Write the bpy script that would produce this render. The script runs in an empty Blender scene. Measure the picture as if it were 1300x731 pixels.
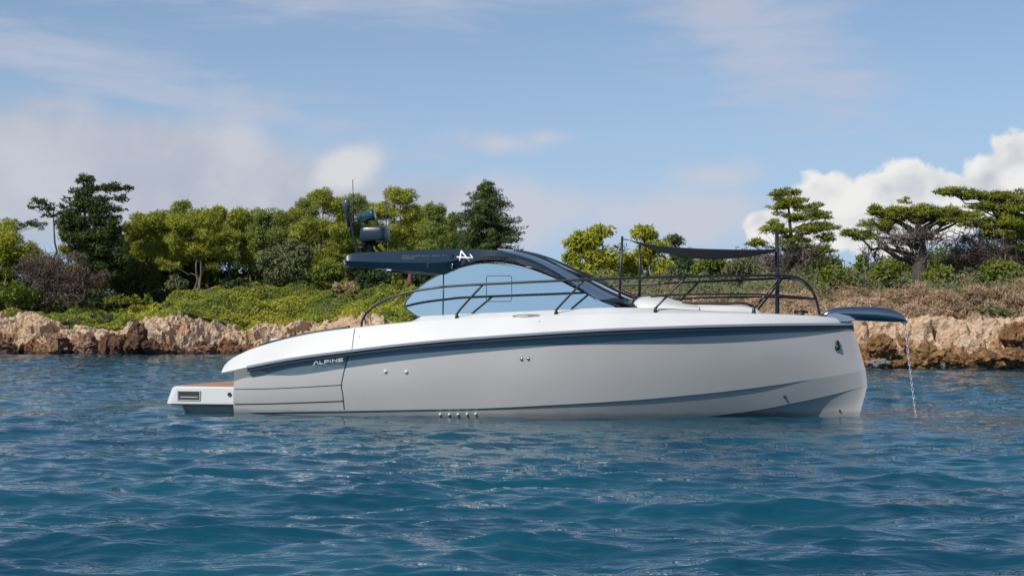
import bpy, math, random
import numpy as np
from mathutils import Vector

# ------------------------------------------------------------------ camera, sky, sun, exposure
S = bpy.context.scene
COL = S.collection
F, CX, HY, H = 1786.0, 650.0, 420.0, 1.47        # lens in photo pixels, centre column, horizon row, eye height over the water

cam = bpy.data.cameras.new('camera'); camo = bpy.data.objects.new('camera', cam); COL.objects.link(camo)
camo.location = (0, 0, H); camo.rotation_euler = (math.pi/2, 0, 0)
cam.sensor_width = 36.0; cam.lens = F/1300*36.0; cam.shift_y = (HY-365.5)/1300
cam.clip_start = 0.1; cam.clip_end = 8000
S.camera = camo

SUN_DIR = Vector((-0.58, -0.60, 0.78)).normalized()   # towards the sun
sun_el = math.asin(SUN_DIR.z)
sun_rot = math.atan2(SUN_DIR.x, SUN_DIR.y)
sl = bpy.data.lights.new('sun', 'SUN'); sl.energy = 4.4; sl.angle = math.radians(0.55); sl.color = (1.0, 0.945, 0.86)
so = bpy.data.objects.new('sun', sl); COL.objects.link(so)
so.rotation_euler = SUN_DIR.to_track_quat('Z', 'Y').to_euler()

S.view_settings.view_transform = 'Standard'; S.view_settings.look = 'None'
S.view_settings.gamma = 1.0; S.view_settings.exposure = 0.0; S.view_settings.use_curve_mapping = False
try:
    S.cycles.use_denoising = True
    S.cycles.max_bounces = 8; S.cycles.transparent_max_bounces = 8
    S.cycles.caustics_reflective = False; S.cycles.caustics_refractive = False
    S.cycles.sample_clamp_indirect = 6.0
except Exception:
    pass

class NG:
    """small helper to write node graphs"""
    def __init__(self, tree): self.t = tree; self.n = tree.nodes; self.l = tree.links
    def new(self, kind, **kw):
        nd = self.n.new(kind)
        for k, v in kw.items(): setattr(nd, k, v)
        return nd
    def put(self, sock, v):
        if isinstance(v, bpy.types.NodeSocket): self.l.new(v, sock)
        elif v is not None: sock.default_value = v
    def m(self, op, a, b=None, c=None, clamp=False):
        nd = self.new('ShaderNodeMath', operation=op, use_clamp=clamp)
        for i, v in enumerate((a, b, c)): self.put(nd.inputs[i], v)
        return nd.outputs[0]
    def vm(self, op, a, b=None):
        nd = self.new('ShaderNodeVectorMath', operation=op)
        self.put(nd.inputs[0], a); self.put(nd.inputs[1], b)
        return nd.outputs[0]
    def noise(self, vec, scale, detail=4, rough=0.5, dist=0.0, out='Fac', lac=2.0):
        nd = self.new('ShaderNodeTexNoise'); self.put(nd.inputs['Vector'], vec)
        nd.inputs['Scale'].default_value = scale; nd.inputs['Detail'].default_value = detail
        nd.inputs['Roughness'].default_value = rough; nd.inputs['Distortion'].default_value = dist
        return nd.outputs[out]
    def voro(self, vec, scale, feature='F1', out='Distance', rnd=1.0):
        nd = self.new('ShaderNodeTexVoronoi', feature=feature); self.put(nd.inputs['Vector'], vec)
        nd.inputs['Scale'].default_value = scale; nd.inputs['Randomness'].default_value = rnd
        return nd.outputs[out]
    def ss(self, v, a, b, lo=0.0, hi=1.0):
        nd = self.new('ShaderNodeMapRange', interpolation_type='SMOOTHSTEP')
        for i, x in enumerate((v, a, b, lo, hi)): self.put(nd.inputs[i], x)
        return nd.outputs[0]
    def mix(self, fac, a, b, mode='MIX'):
        nd = self.new('ShaderNodeMix', data_type='RGBA', blend_type=mode)
        self.put(nd.inputs[0], fac)
        for i, v in ((6, a), (7, b)):
            self.put(nd.inputs[i], v if isinstance(v, bpy.types.NodeSocket) else (*v, 1.0)[:4])
        return nd.outputs[2]
    def ramp(self, fac, stops):
        nd = self.new('ShaderNodeValToRGB'); self.put(nd.inputs[0], fac)
        el = nd.color_ramp.elements
        while len(el) < len(stops): el.new(0.5)
        for e, (p, c) in zip(el, stops): e.position = p; e.color = (*c, 1.0)
        return nd.outputs[0]

W = bpy.data.worlds.new('World'); S.world = W; W.use_nodes = True
g = NG(W.node_tree); g.n.clear()
SKY_STRENGTH = 0.10
sky = g.new('ShaderNodeTexSky', sky_type='NISHITA'); sky.sun_disc = False
sky.sun_elevation = sun_el; sky.sun_rotation = sun_rot
sky.air_density = 1.0; sky.dust_density = 0.3; sky.ozone_density = 2.0; sky.altitude = 0
tc = g.new('ShaderNodeTexCoord'); D = tc.outputs['Generated']
sx = g.new('ShaderNodeSeparateXYZ'); g.put(sx.inputs[0], D)
dx, dy, dz = sx.outputs
az = g.m('ARCTAN2', dx, dy); el_ = g.m('ARCSINE', dz)
def A(px): return math.atan((px-CX)/F)
def EL(py): return math.atan((HY-py)/F)
def blob(px, py, rx, ry, amp=1.0, tilt=0.0):
    u = g.m('SUBTRACT', az, A(px)); v = g.m('SUBTRACT', el_, EL(py))
    if tilt:
        c, s = math.cos(tilt), math.sin(tilt)
        u2 = g.m('ADD', g.m('MULTIPLY', u, c), g.m('MULTIPLY', v, s))
        v = g.m('SUBTRACT', g.m('MULTIPLY', v, c), g.m('MULTIPLY', u, s)); u = u2
    a = g.m('MULTIPLY', u, F/rx); b = g.m('MULTIPLY', v, F/ry)
    d = g.m('SQRT', g.m('ADD', g.m('MULTIPLY', a, a), g.m('MULTIPLY', b, b)))
    return g.m('MULTIPLY', g.m('SUBTRACT', 1.0, d), amp)
def union(bs):
    r = bs[0]
    for b in bs[1:]:
        nd = g.new('ShaderNodeMath', operation='SMOOTH_MAX'); g.put(nd.inputs[0], r); g.put(nd.inputs[1], b); nd.inputs[2].default_value = 0.15
        r = nd.outputs[0]
    return g.m('MAXIMUM', r, -2.0)
nz_f = g.noise(D, 26, 7, 0.58, 0.15)
nz_m = g.noise(D, 11, 6, 0.55, 0.3)
nz_big = g.noise(D, 3.2, 5, 0.55, 0.4)
# pale base haze towards the horizon comes with the sky itself; clouds on top of it
sky_c = g.mix(1.0, sky.outputs[0], (0.97, 1.00, 1.05), 'MULTIPLY')
hz = g.ss(el_, 0.02, 0.22, 0.85, 0.22)
sky_c = g.mix(hz, sky_c, (3.7, 5.2, 7.6))
# thin high cirrus, drawn out along their length
mp = g.new('ShaderNodeMapping'); g.put(mp.inputs[0], D)
mp.inputs['Rotation'].default_value = (0, math.radians(16), 0); mp.inputs['Scale'].default_value = (1.0, 1.0, 5.0)
nz_c = g.noise(mp.outputs[0], 9, 6, 0.6, 0.5)
cir = union([blob(950, 55, 230, 95, 1.0, -0.45), blob(1060, 125, 120, 45, 0.8, -0.3), blob(200, 118, 420, 34, 0.8, -0.20), blob(420, 5, 420, 40, 0.7, 0.0), blob(90, 80, 240, 40, 0.7, -0.15)])
cir_d = g.ss(g.m('ADD', cir, g.m('MULTIPLY', g.m('SUBTRACT', nz_c, 0.5), 2.2)), -0.10, 1.05, 0.0, 0.78)
cir_far = g.ss(nz_c, 0.52, 0.80, 0.0, 0.35)
front = g.ss(dy, 0.75, 0.9)                      # the charted clouds stand over the island, loose ones fill the rest of the sky
nf = g.m('SUBTRACT', 1.0, front)
cir_d = g.m('MAXIMUM', g.m('MULTIPLY', cir_d, front), g.m('MULTIPLY', cir_far, nf))
sky_c = g.mix(cir_d, sky_c, (5.1, 5.4, 6.5))
# broad grey-lilac bank low over the trees
bank = union([blob(40, 235, 330, 105, 1.3), blob(230, 225, 260, 85, 1.2, -0.12), blob(390, 262, 190, 70, 1.1), blob(600, 268, 300, 62, 0.9), blob(820, 275, 300, 50, 0.6),
              blob(640, 182, 110, 24, 0.55), blob(690, 176, 60, 20, 0.55), blob(912, 226, 80, 26, 0.5), blob(60, 150, 120, 30, 0.5), blob(875, 296, 55, 22, 0.7), blob(430, 222, 85, 40, 1.0, 0.3), blob(560, 285, 260, 50, 0.9)])
bank_d = g.ss(g.m('ADD', bank, g.m('MULTIPLY', g.m('SUBTRACT', nz_m, 0.5), 1.0)), 0.0, 0.6, 0.0, 0.9)
bank_d = g.m('MAXIMUM', g.m('MULTIPLY', bank_d, front), g.m('MULTIPLY', g.m('MULTIPLY', g.ss(nz_big, 0.55, 0.68), 0.8), nf))
bank_c = g.mix(g.ss(nz_m, 0.35, 0.68), (4.5, 4.8, 5.7), (5.9, 6.0, 6.6))
bank_c = g.mix(g.ss(az, -0.06, 0.0), bank_c, (5.7, 5.95, 6.7))
bank_c = g.mix(g.ss(g.m('ADD', blob(440, 218, 62, 34, 1.0, 0.35), g.m('MULTIPLY', g.m('SUBTRACT', nz_f, 0.5), 1.2)), 0.0, 0.6), bank_c, (7.0, 7.0, 7.1))
sky_c = g.mix(bank_d, sky_c, bank_c)
# heaped white cumulus
cum = union([blob(1304, 216, 56, 44, 1.0), blob(1254, 232, 46, 36, 0.9), blob(1162, 240, 52, 40, 1.0), blob(1205, 250, 50, 32, 0.9), blob(1118, 252, 40, 34, 0.9), blob(1042, 262, 48, 42, 1.0), blob(1110, 290, 150, 42, 1.1), blob(985, 294, 46, 28, 0.9), blob(1270, 265, 120, 45, 0.9)])
cum_v = g.m('ADD', cum, g.m('MULTIPLY', g.m('SUBTRACT', nz_f, 0.5), 1.7))
cum_d = g.ss(cum_v, 0.08, 0.32, 0.0, 0.97)
cum_d = g.m('MULTIPLY', cum_d, front)
nz_s = g.noise(D, 22, 3, 0.5, 0.15)
offs = g.vm('ADD', D, (0.007, 0.0, -0.012))
nz_o = g.noise(offs, 22, 3, 0.5, 0.15)
relief = g.m('SUBTRACT', nz_s, nz_o)
core = g.ss(cum_v, 0.15, 1.1)
shade = g.ss(g.m('ADD', g.m('MULTIPLY', relief, 1.7), g.m('MULTIPLY', core, -0.28)), -0.62, 0.05)
cum_c = g.mix(shade, (5.3, 5.5, 6.2), (8.7, 8.6, 8.4))
sky_c = g.mix(cum_d, sky_c, cum_c)
bg = g.new('ShaderNodeBackground'); g.put(bg.inputs[0], sky_c); bg.inputs[1].default_value = SKY_STRENGTH
wo = g.new('ShaderNodeOutputWorld'); g.l.new(bg.outputs[0], wo.inputs[0])

# ------------------------------------------------------------------ helpers
def U(px, py, Y): return np.array(((px-CX)*Y/F, Y, H+(HY-py)*Y/F))

def material(name, base=(0.5, 0.5, 0.5), rough=0.5, metal=0.0, coat=0.0, spec=0.5, build=None):
    m = bpy.data.materials.new(name); m.use_nodes = True
    q = NG(m.node_tree); b = q.n['Principled BSDF']
    b.inputs['Base Color'].default_value = (*base, 1); b.inputs['Roughness'].default_value = rough
    b.inputs['Metallic'].default_value = metal; b.inputs['Coat Weight'].default_value = coat
    b.inputs['Coat Roughness'].default_value = 0.04; b.inputs['Specular IOR Level'].default_value = spec
    if build: build(q, b)
    return m

def mesh_object(name, V, faces, mats, parent=None, smooth=True, midx=None, origin=(0, 0, 0)):
    """faces: list of tuples, or an (n,4)/(n,3) int array"""
    V = np.asarray(V, dtype=np.float64).reshape(-1, 3) - np.asarray(origin, dtype=np.float64)
    me = bpy.data.meshes.new(name)
    if isinstance(faces, np.ndarray):
        n, k = faces.shape
        me.vertices.add(len(V)); me.vertices.foreach_set('co', V.astype(np.float32).ravel())
        me.loops.add(n*k); me.loops.foreach_set('vertex_index', faces.astype(np.int32).ravel())
        me.polygons.add(n); me.polygons.foreach_set('loop_start', np.arange(0, n*k, k, dtype=np.int32))
        me.update(calc_edges=True)
    else:
        me.from_pydata([tuple(v) for v in V], [], [tuple(int(i) for i in f) for f in faces]); me.update()
    if not isinstance(mats, (list, tuple)): mats = [mats]
    for m in mats: me.materials.append(m)
    if midx is not None: me.polygons.foreach_set('material_index', np.asarray(midx, dtype=np.int32))
    me.polygons.foreach_set('use_smooth', np.full(len(me.polygons), bool(smooth)))
    me.update()
    o = bpy.data.objects.new(name, me); COL.objects.link(o)
    if parent is not None: o.parent = parent
    else: o.location = tuple(origin)
    return o

def tag(o, label=None, cat=None, group=None, kind=None):
    if label: o['label'] = label
    if cat: o['category'] = cat
    if group: o['group'] = group
    if kind: o['kind'] = kind
    return o

def empty(name, loc, rz=0.0):
    o = bpy.data.objects.new(name, None); COL.objects.link(o)
    o.location = tuple(loc); o.rotation_euler = (0, 0, rz); o.empty_display_size = 0.3
    return o

class MB:
    """collects pieces of ONE mesh"""
    def __init__(self): self.V = []; self.F = []; self.M = []; self.n = 0
    def add(self, V, Fc, mi=0):
        V = np.asarray(V, dtype=float).reshape(-1, 3)
        for f in Fc: self.F.append(tuple(int(i)+self.n for i in f)); self.M.append(mi)
        self.V.append(V); self.n += len(V)
        return self
    def build(self, name, mats, parent=None, smooth=True, origin=(0, 0, 0)):
        return mesh_object(name, np.concatenate(self.V), self.F, mats, parent, smooth, self.M, origin)

def grid_faces(r, c, flip=False, wrap=False):
    f = []
    for i in range(r-1):
        for j in range(c if wrap else c-1):
            k = (j+1) % c
            q = (i*c+j, i*c+k, (i+1)*c+k, (i+1)*c+j)
            f.append(q[::-1] if flip else q)
    return f

def tube_geo(path, rad, n=8, cap=True):
    P = np.asarray(path, float); m = len(P)
    R = np.full(m, rad) if np.isscalar(rad) else np.asarray(rad, float)
    T = np.gradient(P, axis=0); T /= np.linalg.norm(T, axis=1)[:, None]+1e-12
    up = np.array((0, 0, 1.0)) if abs(T[0][2]) < 0.9 else np.array((1.0, 0, 0))
    a = np.cross(T[0], up); a /= np.linalg.norm(a)
    ang = np.arange(n)*2*math.pi/n
    V = []
    for i in range(m):
        a = a - T[i]*np.dot(a, T[i]); a /= np.linalg.norm(a)+1e-12
        b = np.cross(T[i], a)
        V.append(P[i]+R[i]*(np.cos(ang)[:, None]*a+np.sin(ang)[:, None]*b))
    Fc = grid_faces(m, n, wrap=True)
    if cap: Fc += [tuple(range(n))[::-1], tuple((m-1)*n+k for k in range(n))]
    return np.concatenate(V), Fc

def box_geo(c, s, bev=0.0):
    """box with bevelled edges: centre c, full size s"""
    h = np.array(s)/2.0; b = min(bev, *(h*0.9)) if bev else 0.0
    if not b:
        V = np.array([(x, y, z) for x in (-1, 1) for y in (-1, 1) for z in (-1, 1)])*h
        return V+np.array(c), [(0, 1, 3, 2), (4, 6, 7, 5), (0, 4, 5, 1), (2, 3, 7, 6), (0, 2, 6, 4), (1, 5, 7, 3)]
    V = []; idx = {}
    for ax in range(3):
        for x in (-1, 1):
            for y in (-1, 1):
                for z in (-1, 1):
                    s_ = (x, y, z); v = [s_[k]*(h[k]-(0 if k == ax else b)) for k in range(3)]
                    idx[(ax, s_)] = len(V); V.append(v)
    Fc = []
    cyc = ((-1, -1), (1, -1), (1, 1), (-1, 1))
    for ax in range(3):
        o1, o2 = (ax+1) % 3, (ax+2) % 3
        for sg in (-1, 1):
            f = []
            for (p, q) in cyc:
                s_ = [0, 0, 0]; s_[ax] = sg; s_[o1] = p; s_[o2] = q; f.append(idx[(ax, tuple(s_))])
            Fc.append(f if sg > 0 else f[::-1])
    for ax in range(3):
        o1, o2 = (ax+1) % 3, (ax+2) % 3
        for p in (-1, 1):
            for q in (-1, 1):
                s0 = [0, 0, 0]; s0[o1] = p; s0[o2] = q
                a_ = list(s0); a_[ax] = -1; b_ = list(s0); b_[ax] = 1; a_, b_ = tuple(a_), tuple(b_)
                f = [idx[(o1, a_)], idx[(o1, b_)], idx[(o2, b_)], idx[(o2, a_)]]
                Fc.append(f if p*q < 0 else f[::-1])
    for x in (-1, 1):
        for y in (-1, 1):
            for z in (-1, 1):
                f = [idx[(0, (x, y, z))], idx[(1, (x, y, z))], idx[(2, (x, y, z))]]
                Fc.append(f if x*y*z > 0 else f[::-1])
    return np.array(V)+np.array(c), Fc

def lathe_geo(prof, n=14, c=(0, 0, 0), sx=1.0, sy=1.0):
    """prof: list of (r, z)"""
    ang = np.arange(n)*2*math.pi/n; V = []
    for r, z in prof: V.append(np.stack((np.cos(ang)*r*sx, np.sin(ang)*r*sy, np.full(n, z)), 1))
    Fc = grid_faces(len(prof), n, wrap=True)
    Fc += [tuple(range(n))[::-1], tuple((len(prof)-1)*n+k for k in range(n))]
    return np.concatenate(V)+np.array(c), Fc

def curve(pts):
    """smooth monotone interpolation through (x, y) points"""
    p = np.array(sorted(pts), float); x, y = p[:, 0], p[:, 1]
    h = np.diff(x); d = np.diff(y)/h; m = np.zeros(len(x))
    for i in range(1, len(x)-1):
        if d[i-1]*d[i] > 0:
            w1, w2 = 2*h[i]+h[i-1], h[i]+2*h[i-1]; m[i] = (w1+w2)/(w1/d[i-1]+w2/d[i])
    m[0], m[-1] = d[0], d[-1]
    def f(t):
        t = np.clip(t, x[0], x[-1]); i = int(np.clip(np.searchsorted(x, t)-1, 0, len(h)-1))
        u = (t-x[i])/h[i]
        return float((2*u**3-3*u*u+1)*y[i]+(u**3-2*u*u+u)*h[i]*m[i]+(-2*u**3+3*u*u)*y[i+1]+(u**3-u*u)*h[i]*m[i+1])
    return f

def spline(pts, n):
    """Catmull-Rom through 3D/2D points, n samples per span"""
    P = np.array(pts, float); Q = np.vstack((2*P[0]-P[1], P, 2*P[-1]-P[-2])); out = []
    for i in range(1, len(Q)-2):
        for k in range(n):
            t = k/n
            out.append(0.5*((2*Q[i])+(-Q[i-1]+Q[i+1])*t+(2*Q[i-1]-5*Q[i]+4*Q[i+1]-Q[i+2])*t*t+(-Q[i-1]+3*Q[i]-3*Q[i+1]+Q[i+2])*t**3))
    out.append(P[-1])
    return np.array(out)

def hash3(ix, iy, iz, seed):
    n = (ix*374761393+iy*668265263+iz*1442695041+seed*974634777) & 0x7fffffff
    n = ((n ^ (n >> 13))*1274126177) & 0x7fffffff
    n = ((n ^ (n >> 15))*1103515245) & 0x7fffffff
    return ((n ^ (n >> 16)) & 0xffffff)/float(0xffffff)
def vnoise(P, seed=0):
    P = np.asarray(P, float); I = np.floor(P).astype(np.int64); f = P-I; f = f*f*f*(f*(f*6-15)+10)
    r = 0
    for a in (0, 1):
        for b in (0, 1):
            for c in (0, 1):
                w = (f[:, 0] if a else 1-f[:, 0])*(f[:, 1] if b else 1-f[:, 1])*(f[:, 2] if c else 1-f[:, 2])
                r = r+w*hash3(I[:, 0]+a, I[:, 1]+b, I[:, 2]+c, seed)
    return r
def fbm(P, oct=4, seed=0, gain=0.5):
    s = 0; a = 1.0; t = 0
    for o in range(oct): s = s+a*(vnoise(P*(2.03**o)+o*17.3, seed+o)-0.5); t += a; a *= gain
    return s/t*2
def worley(P, seed=0):
    """distance to the nearest and second nearest cell point, and the cell's own random value"""
    P = np.asarray(P, float); I = np.floor(P).astype(np.int64)
    d1 = np.full(len(P), 9.0); d2 = d1.copy(); cid = np.zeros(len(P))
    for a in (-1, 0, 1):
        for b in (-1, 0, 1):
            for c in (-1, 0, 1):
                J = I+np.array((a, b, c))
                q = J+np.stack([hash3(J[:, 0], J[:, 1], J[:, 2], seed+k) for k in (1, 2, 3)], 1)
                d = np.linalg.norm(P-q, axis=1); h = hash3(J[:, 0], J[:, 1], J[:, 2], seed+9)
                nearer = d < d1
                d2 = np.where(nearer, d1, np.minimum(d2, d)); cid = np.where(nearer, h, cid); d1 = np.where(nearer, d, d1)
    return d1, d2, cid
def sstep(x, a, b):
    t = np.clip((np.asarray(x, float)-a)/(b-a), 0, 1); return t*t*(3-2*t)
# ------------------------------------------------------------------ water
def water_mat(q, b):
    b.inputs['Base Color'].default_value = (0.0025, 0.042, 0.078, 1); b.inputs['Roughness'].default_value = 0.02
    b.inputs['IOR'].default_value = 1.333
    t = q.new('ShaderNodeTexCoord').outputs['Object']
    mp = q.new('ShaderNodeMapping'); q.put(mp.inputs[0], t); mp.inputs['Scale'].default_value = (0.42, 1.0, 1.0)
    n1 = q.noise(mp.outputs[0], 11.0, 3, 0.5, 0.6); n2 = q.noise(mp.outputs[0], 4.2, 2, 0.5, 1.0)
    patch = q.ss(q.noise(t, 0.30, 3, 0.55, 0.8), 0.30, 0.66, 0.35, 1.25)
    hh = q.m('MULTIPLY', q.m('ADD', q.m('MULTIPLY', n1, 0.0125), q.m('MULTIPLY', n2, 0.037)), patch)
    bp = q.new('ShaderNodeBump'); bp.inputs['Strength'].default_value = 0.85; bp.inputs['Distance'].default_value = 1.0
    q.put(bp.inputs['Height'], hh); q.l.new(bp.outputs[0], b.inputs['Normal'])
    big = q.noise(t, 0.22, 3, 0.5, 0.5)
    q.put(b.inputs['Base Color'], q.mix(q.ss(big, 0.35, 0.7), (0.0011, 0.042, 0.073), (0.003, 0.068, 0.104)))
M_WATER = material('sea_water', build=water_mat)
rng = np.random.default_rng(7)
ang = np.concatenate((np.linspace(-180, -30, 60, endpoint=False), np.linspace(-30, -22, 60, endpoint=False),
                      np.linspace(-22, 22, 1000, endpoint=False), np.linspace(22, 30, 60, endpoint=False), np.linspace(30, 180, 60, endpoint=False)))
ang = np.radians(ang)
rad = np.concatenate((np.linspace(0.6, 6, 40, endpoint=False), np.exp(np.linspace(math.log(6), math.log(130), 720, endpoint=False)), np.exp(np.linspace(math.log(130), math.log(6000), 60))))
RR, AA = np.meshgrid(rad, ang, indexing='ij')
X = RR*np.sin(AA); Yw = RR*np.cos(AA)
step = np.maximum(np.gradient(rad)[:, None], RR*math.radians(0.045))
Z = np.zeros_like(X); DX = np.zeros_like(X); DY = np.zeros_like(X)
for i in range(190):
    lam = 0.17*(4.2/0.17)**(rng.random()**1.25)
    th = math.radians(-78)+rng.normal(0, 0.50)                # the sea runs towards the camera, slightly from the right
    k = 2*math.pi/lam; a = 0.0040*lam**0.92*(0.5+rng.random())*(1-0.66*min(1.0, max(0.0, (lam-0.8)/1.8))); ph = rng.random()*6.283
    kx, ky = k*math.cos(th), k*math.sin(th)
    damp = np.clip((lam/(step*2.2))-0.6, 0, 1)
    p = kx*X+ky*Yw+ph; c, s = np.cos(p), np.sin(p)
    Z += damp*a*c; DX -= damp*0.8*a*math.cos(th)*s; DY -= damp*0.8*a*math.sin(th)*s
# waves come in groups: some patches choppy, others calm
grp = 0.72+0.55*vnoise(np.stack((X.ravel()*0.16, Yw.ravel()*0.30, np.zeros(X.size)), 1), 5).reshape(X.shape)
ux, uy = math.cos(math.radians(12)), -math.sin(math.radians(12))
al = np.clip(X*ux+(Yw-26)*uy, -6.6, 6.3); dist = np.hypot(X-al*ux, Yw-26-al*uy)      # the hull takes the edge off the sea right beside it
fade = np.clip(1.2-RR/600, 0, 1)*grp*0.92*(0.5+0.5*sstep(dist, 2.2, 6.0))
Z *= fade; DX *= fade; DY *= fade
nr, na = X.shape
idx = np.arange(nr*na).reshape(nr, na); nx = np.roll(idx, -1, axis=1)
faces = np.stack((idx[:-1], nx[:-1], nx[1:], idx[1:]), -1).reshape(-1, 4)[:, ::-1]
V = np.stack((X+DX, Yw+DY, Z-0.035), -1).reshape(-1, 3)
Vc = np.vstack((V, (0, 0, 0)))
sea = mesh_object('water', V, faces, M_WATER)
tag(sea, 'rippled deep blue sea around the yacht', kind='structure')

# ------------------------------------------------------------------ the island
def shore_Y(x):
    return 90-34*sstep(x, -14, 12)+1.6*np.sin(np.asarray(x)*0.37+0.6)*(1-sstep(x, 10, 13))+0.5*np.sin(np.asarray(x)*0.9)
def side(x): return sstep(x, -10, 9)
crest_pts = [(-80, 2.4), (-39, 2.4), (-33, 2.6), (-30, 2.9), (-26, 3.5), (-21, 4.4), (-18, 4.8), (-15, 5.1), (-12, 5.0), (-8, 4.5), (0, 4.2), (12, 4.2), (80, 4.4)]
cxs, czs = np.array(crest_pts).T
def ground(x, y):
    """smooth lie of the land"""
    x = np.asarray(x, float); y = np.asarray(y, float)
    d = y-shore_Y(x); w = side(x)
    crest = np.interp(x, cxs, czs)
    rk = 1.9+0.45*np.sin(x*0.55+1.0)*(1-w)
    left = np.where(d < 3.2, -1.6+(rk+1.6)*sstep(d, -2.2, 3.2), rk+(crest-rk)*sstep(d, 3.2, 19)+np.clip(d-19, 0, 60)*0.03+np.clip(d-25, 0, 11)*0.13)
    right = np.where(d < 2.8, -1.6+(1.75+1.6)*sstep(d, -2.0, 2.8), 1.75+1.45*sstep(d, 2.8, 9)+np.clip(d-9, 0, 60)*0.045)
    return left*(1-w)+right*w
def mound_h(x, y):
    Q = np.stack((x, y*0.8, 0*x), 1)
    w1, w2, wc = worley(Q*0.42+fbm(Q*0.5, 2, 8)[:, None]*0.5, 91); v1, v2, vc = worley(Q*1.0+3.3, 95)
    return fbm(Q*0.25, 3, 51)*0.6+(0.75-w1)*1.05*(0.4+wc)+(0.7-v1)*0.42-0.35
def veg_line(x): return 3.6*(1-side(x))+3.5*side(x)

xs = np.concatenate((np.linspace(-110, -45, 60, endpoint=False), np.linspace(-45, 35, 560, endpoint=False), np.linspace(35, 90, 50)))
ds = np.concatenate((np.linspace(-4, -1, 8, endpoint=False), np.linspace(-1, 6, 62, endpoint=False), np.linspace(6, 30, 50, endpoint=False), np.linspace(30, 130, 25)))
DD, XX = np.meshgrid(ds, xs, indexing='ij')
YY = shore_Y(XX)+DD
ZZ = ground(XX, YY)
P = np.stack((XX.ravel(), YY.ravel(), ZZ.ravel()), 1)
wv = side(P[:, 0]); dl = DD.ravel()
rockw = (1-sstep(dl, veg_line(P[:, 0])-0.6, veg_line(P[:, 0])+1.2))
q1, q2, qc = worley(P*np.array((0.55, 0.55, 0.8))+fbm(P*0.7, 3, 3)[:, None]*0.5, 11)
r1, r2, rc = worley(P*np.array((1.5, 1.5, 2.2))+fbm(P*1.8, 3, 4)[:, None]*0.35, 21)
s1, s2, sc_ = worley(P*3.6, 31)
rid = 1-np.abs(fbm(P*np.array((0.8, 0.8, 1.2)), 5, 43, 0.6)*2.2)
rock = (qc-0.5)*1.0+np.minimum(q2-q1, 0.12)*1.2+(rc-0.5)*0.22+np.minimum(r2-r1, 0.10)*0.7+(sc_-0.5)*0.10+fbm(P*2.5, 5, 41, 0.58)*0.42+rid*0.46-0.1
amp = np.clip(0.35+0.65*sstep(dl, -1, 1.2), 0, 1)
P[:, 2] += rockw*(rock-0.35)*amp*0.75
P[:, 1] -= rockw*(rock-0.3)*0.55
P[:, 2] += (1-rockw)*mound_h(P[:, 0], P[:, 1])*sstep(dl, 2.6, 5)
nr_, nc_ = XX.shape
ti = np.arange(nr_*nc_).reshape(nr_, nc_)
tf = np.stack((ti[:-1, :-1], ti[:-1, 1:], ti[1:, 1:], ti[1:, :-1]), -1).reshape(-1, 4)
tmid = (dl[tf[:, 0]] > (veg_line(P[tf[:, 0], 0])+0.25+0.9*fbm(np.stack((P[tf[:, 0], 0]*0.5, P[tf[:, 0], 1]*0.5, np.zeros(len(tf))), 1), 3, 71)))

def rock_mat(q, b):
    t = q.new('ShaderNodeTexCoord').outputs['Object']; geo = q.new('ShaderNodeNewGeometry')
    sp = q.new('ShaderNodeSeparateXYZ'); q.put(sp.inputs[0], geo.outputs['Position']); z = sp.outputs[2]; x = sp.outputs[0]
    nA = q.noise(t, 0.9, 6, 0.62, 0.4); nB = q.noise(t, 4.5, 6, 0.65, 0.2); nC = q.noise(t, 0.35, 3, 0.5, 0.2)
    pale = q.mix(q.ss(nB, 0.3, 0.72), (0.50, 0.335, 0.205), (0.73, 0.565, 0.395))
    pale = q.mix(q.ss(nA, 0.52, 0.68), pale, (0.56, 0.33, 0.185))
    brown = q.mix(q.ss(nB, 0.35, 0.65), (0.10, 0.045, 0.02), (0.34, 0.17, 0.08))
    rightw = q.ss(x, 2.0, 10.0)
    ochre = q.mix(q.ss(nB, 0.35, 0.65), (0.11, 0.045, 0.015), (0.42, 0.21, 0.07))
    dark = q.mix(rightw, brown, ochre)
    lim = q.m('ADD', q.m('MULTIPLY', q.m('SUBTRACT', nA, 0.5), 2.4), q.m('MULTIPLY', q.m('SUBTRACT', nC, 0.5), 1.3))
    f = q.ss(q.m('SUBTRACT', z, q.m('ADD', lim, q.m('MULTIPLY', rightw, 0.28))), 0.42, 0.80, 1.0, 0.0)
    c = q.mix(f, pale, dark)
    wet = q.ss(q.m('ADD', z, q.m('MULTIPLY', nB, 0.25)), 0.22, 0.42, 0.8, 0.0)
    c = q.mix(wet, c, (0.03, 0.022, 0.014))
    q.put(b.inputs['Base Color'], c); b.inputs['Roughness'].default_value = 0.85
    cr = q.voro(t, 2.2, 'DISTANCE_TO_EDGE'); crk = q.ss(cr, 0.0, 0.12)
    nD = q.noise(t, 9, 6, 0.7)
    hgt = q.m('ADD', q.m('MULTIPLY', crk, 0.06), q.m('ADD', q.m('MULTIPLY', nB, 0.5), q.m('MULTIPLY', nD, 0.25)))
    bp = q.new('ShaderNodeBump'); bp.inputs['Strength'].default_value = 0.9; bp.inputs['Distance'].default_value = 0.45
    q.put(bp.inputs['Height'], hgt); q.l.new(bp.outputs[0], b.inputs['Normal'])
M_ROCK = material('shore_rock', build=rock_mat)
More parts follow.
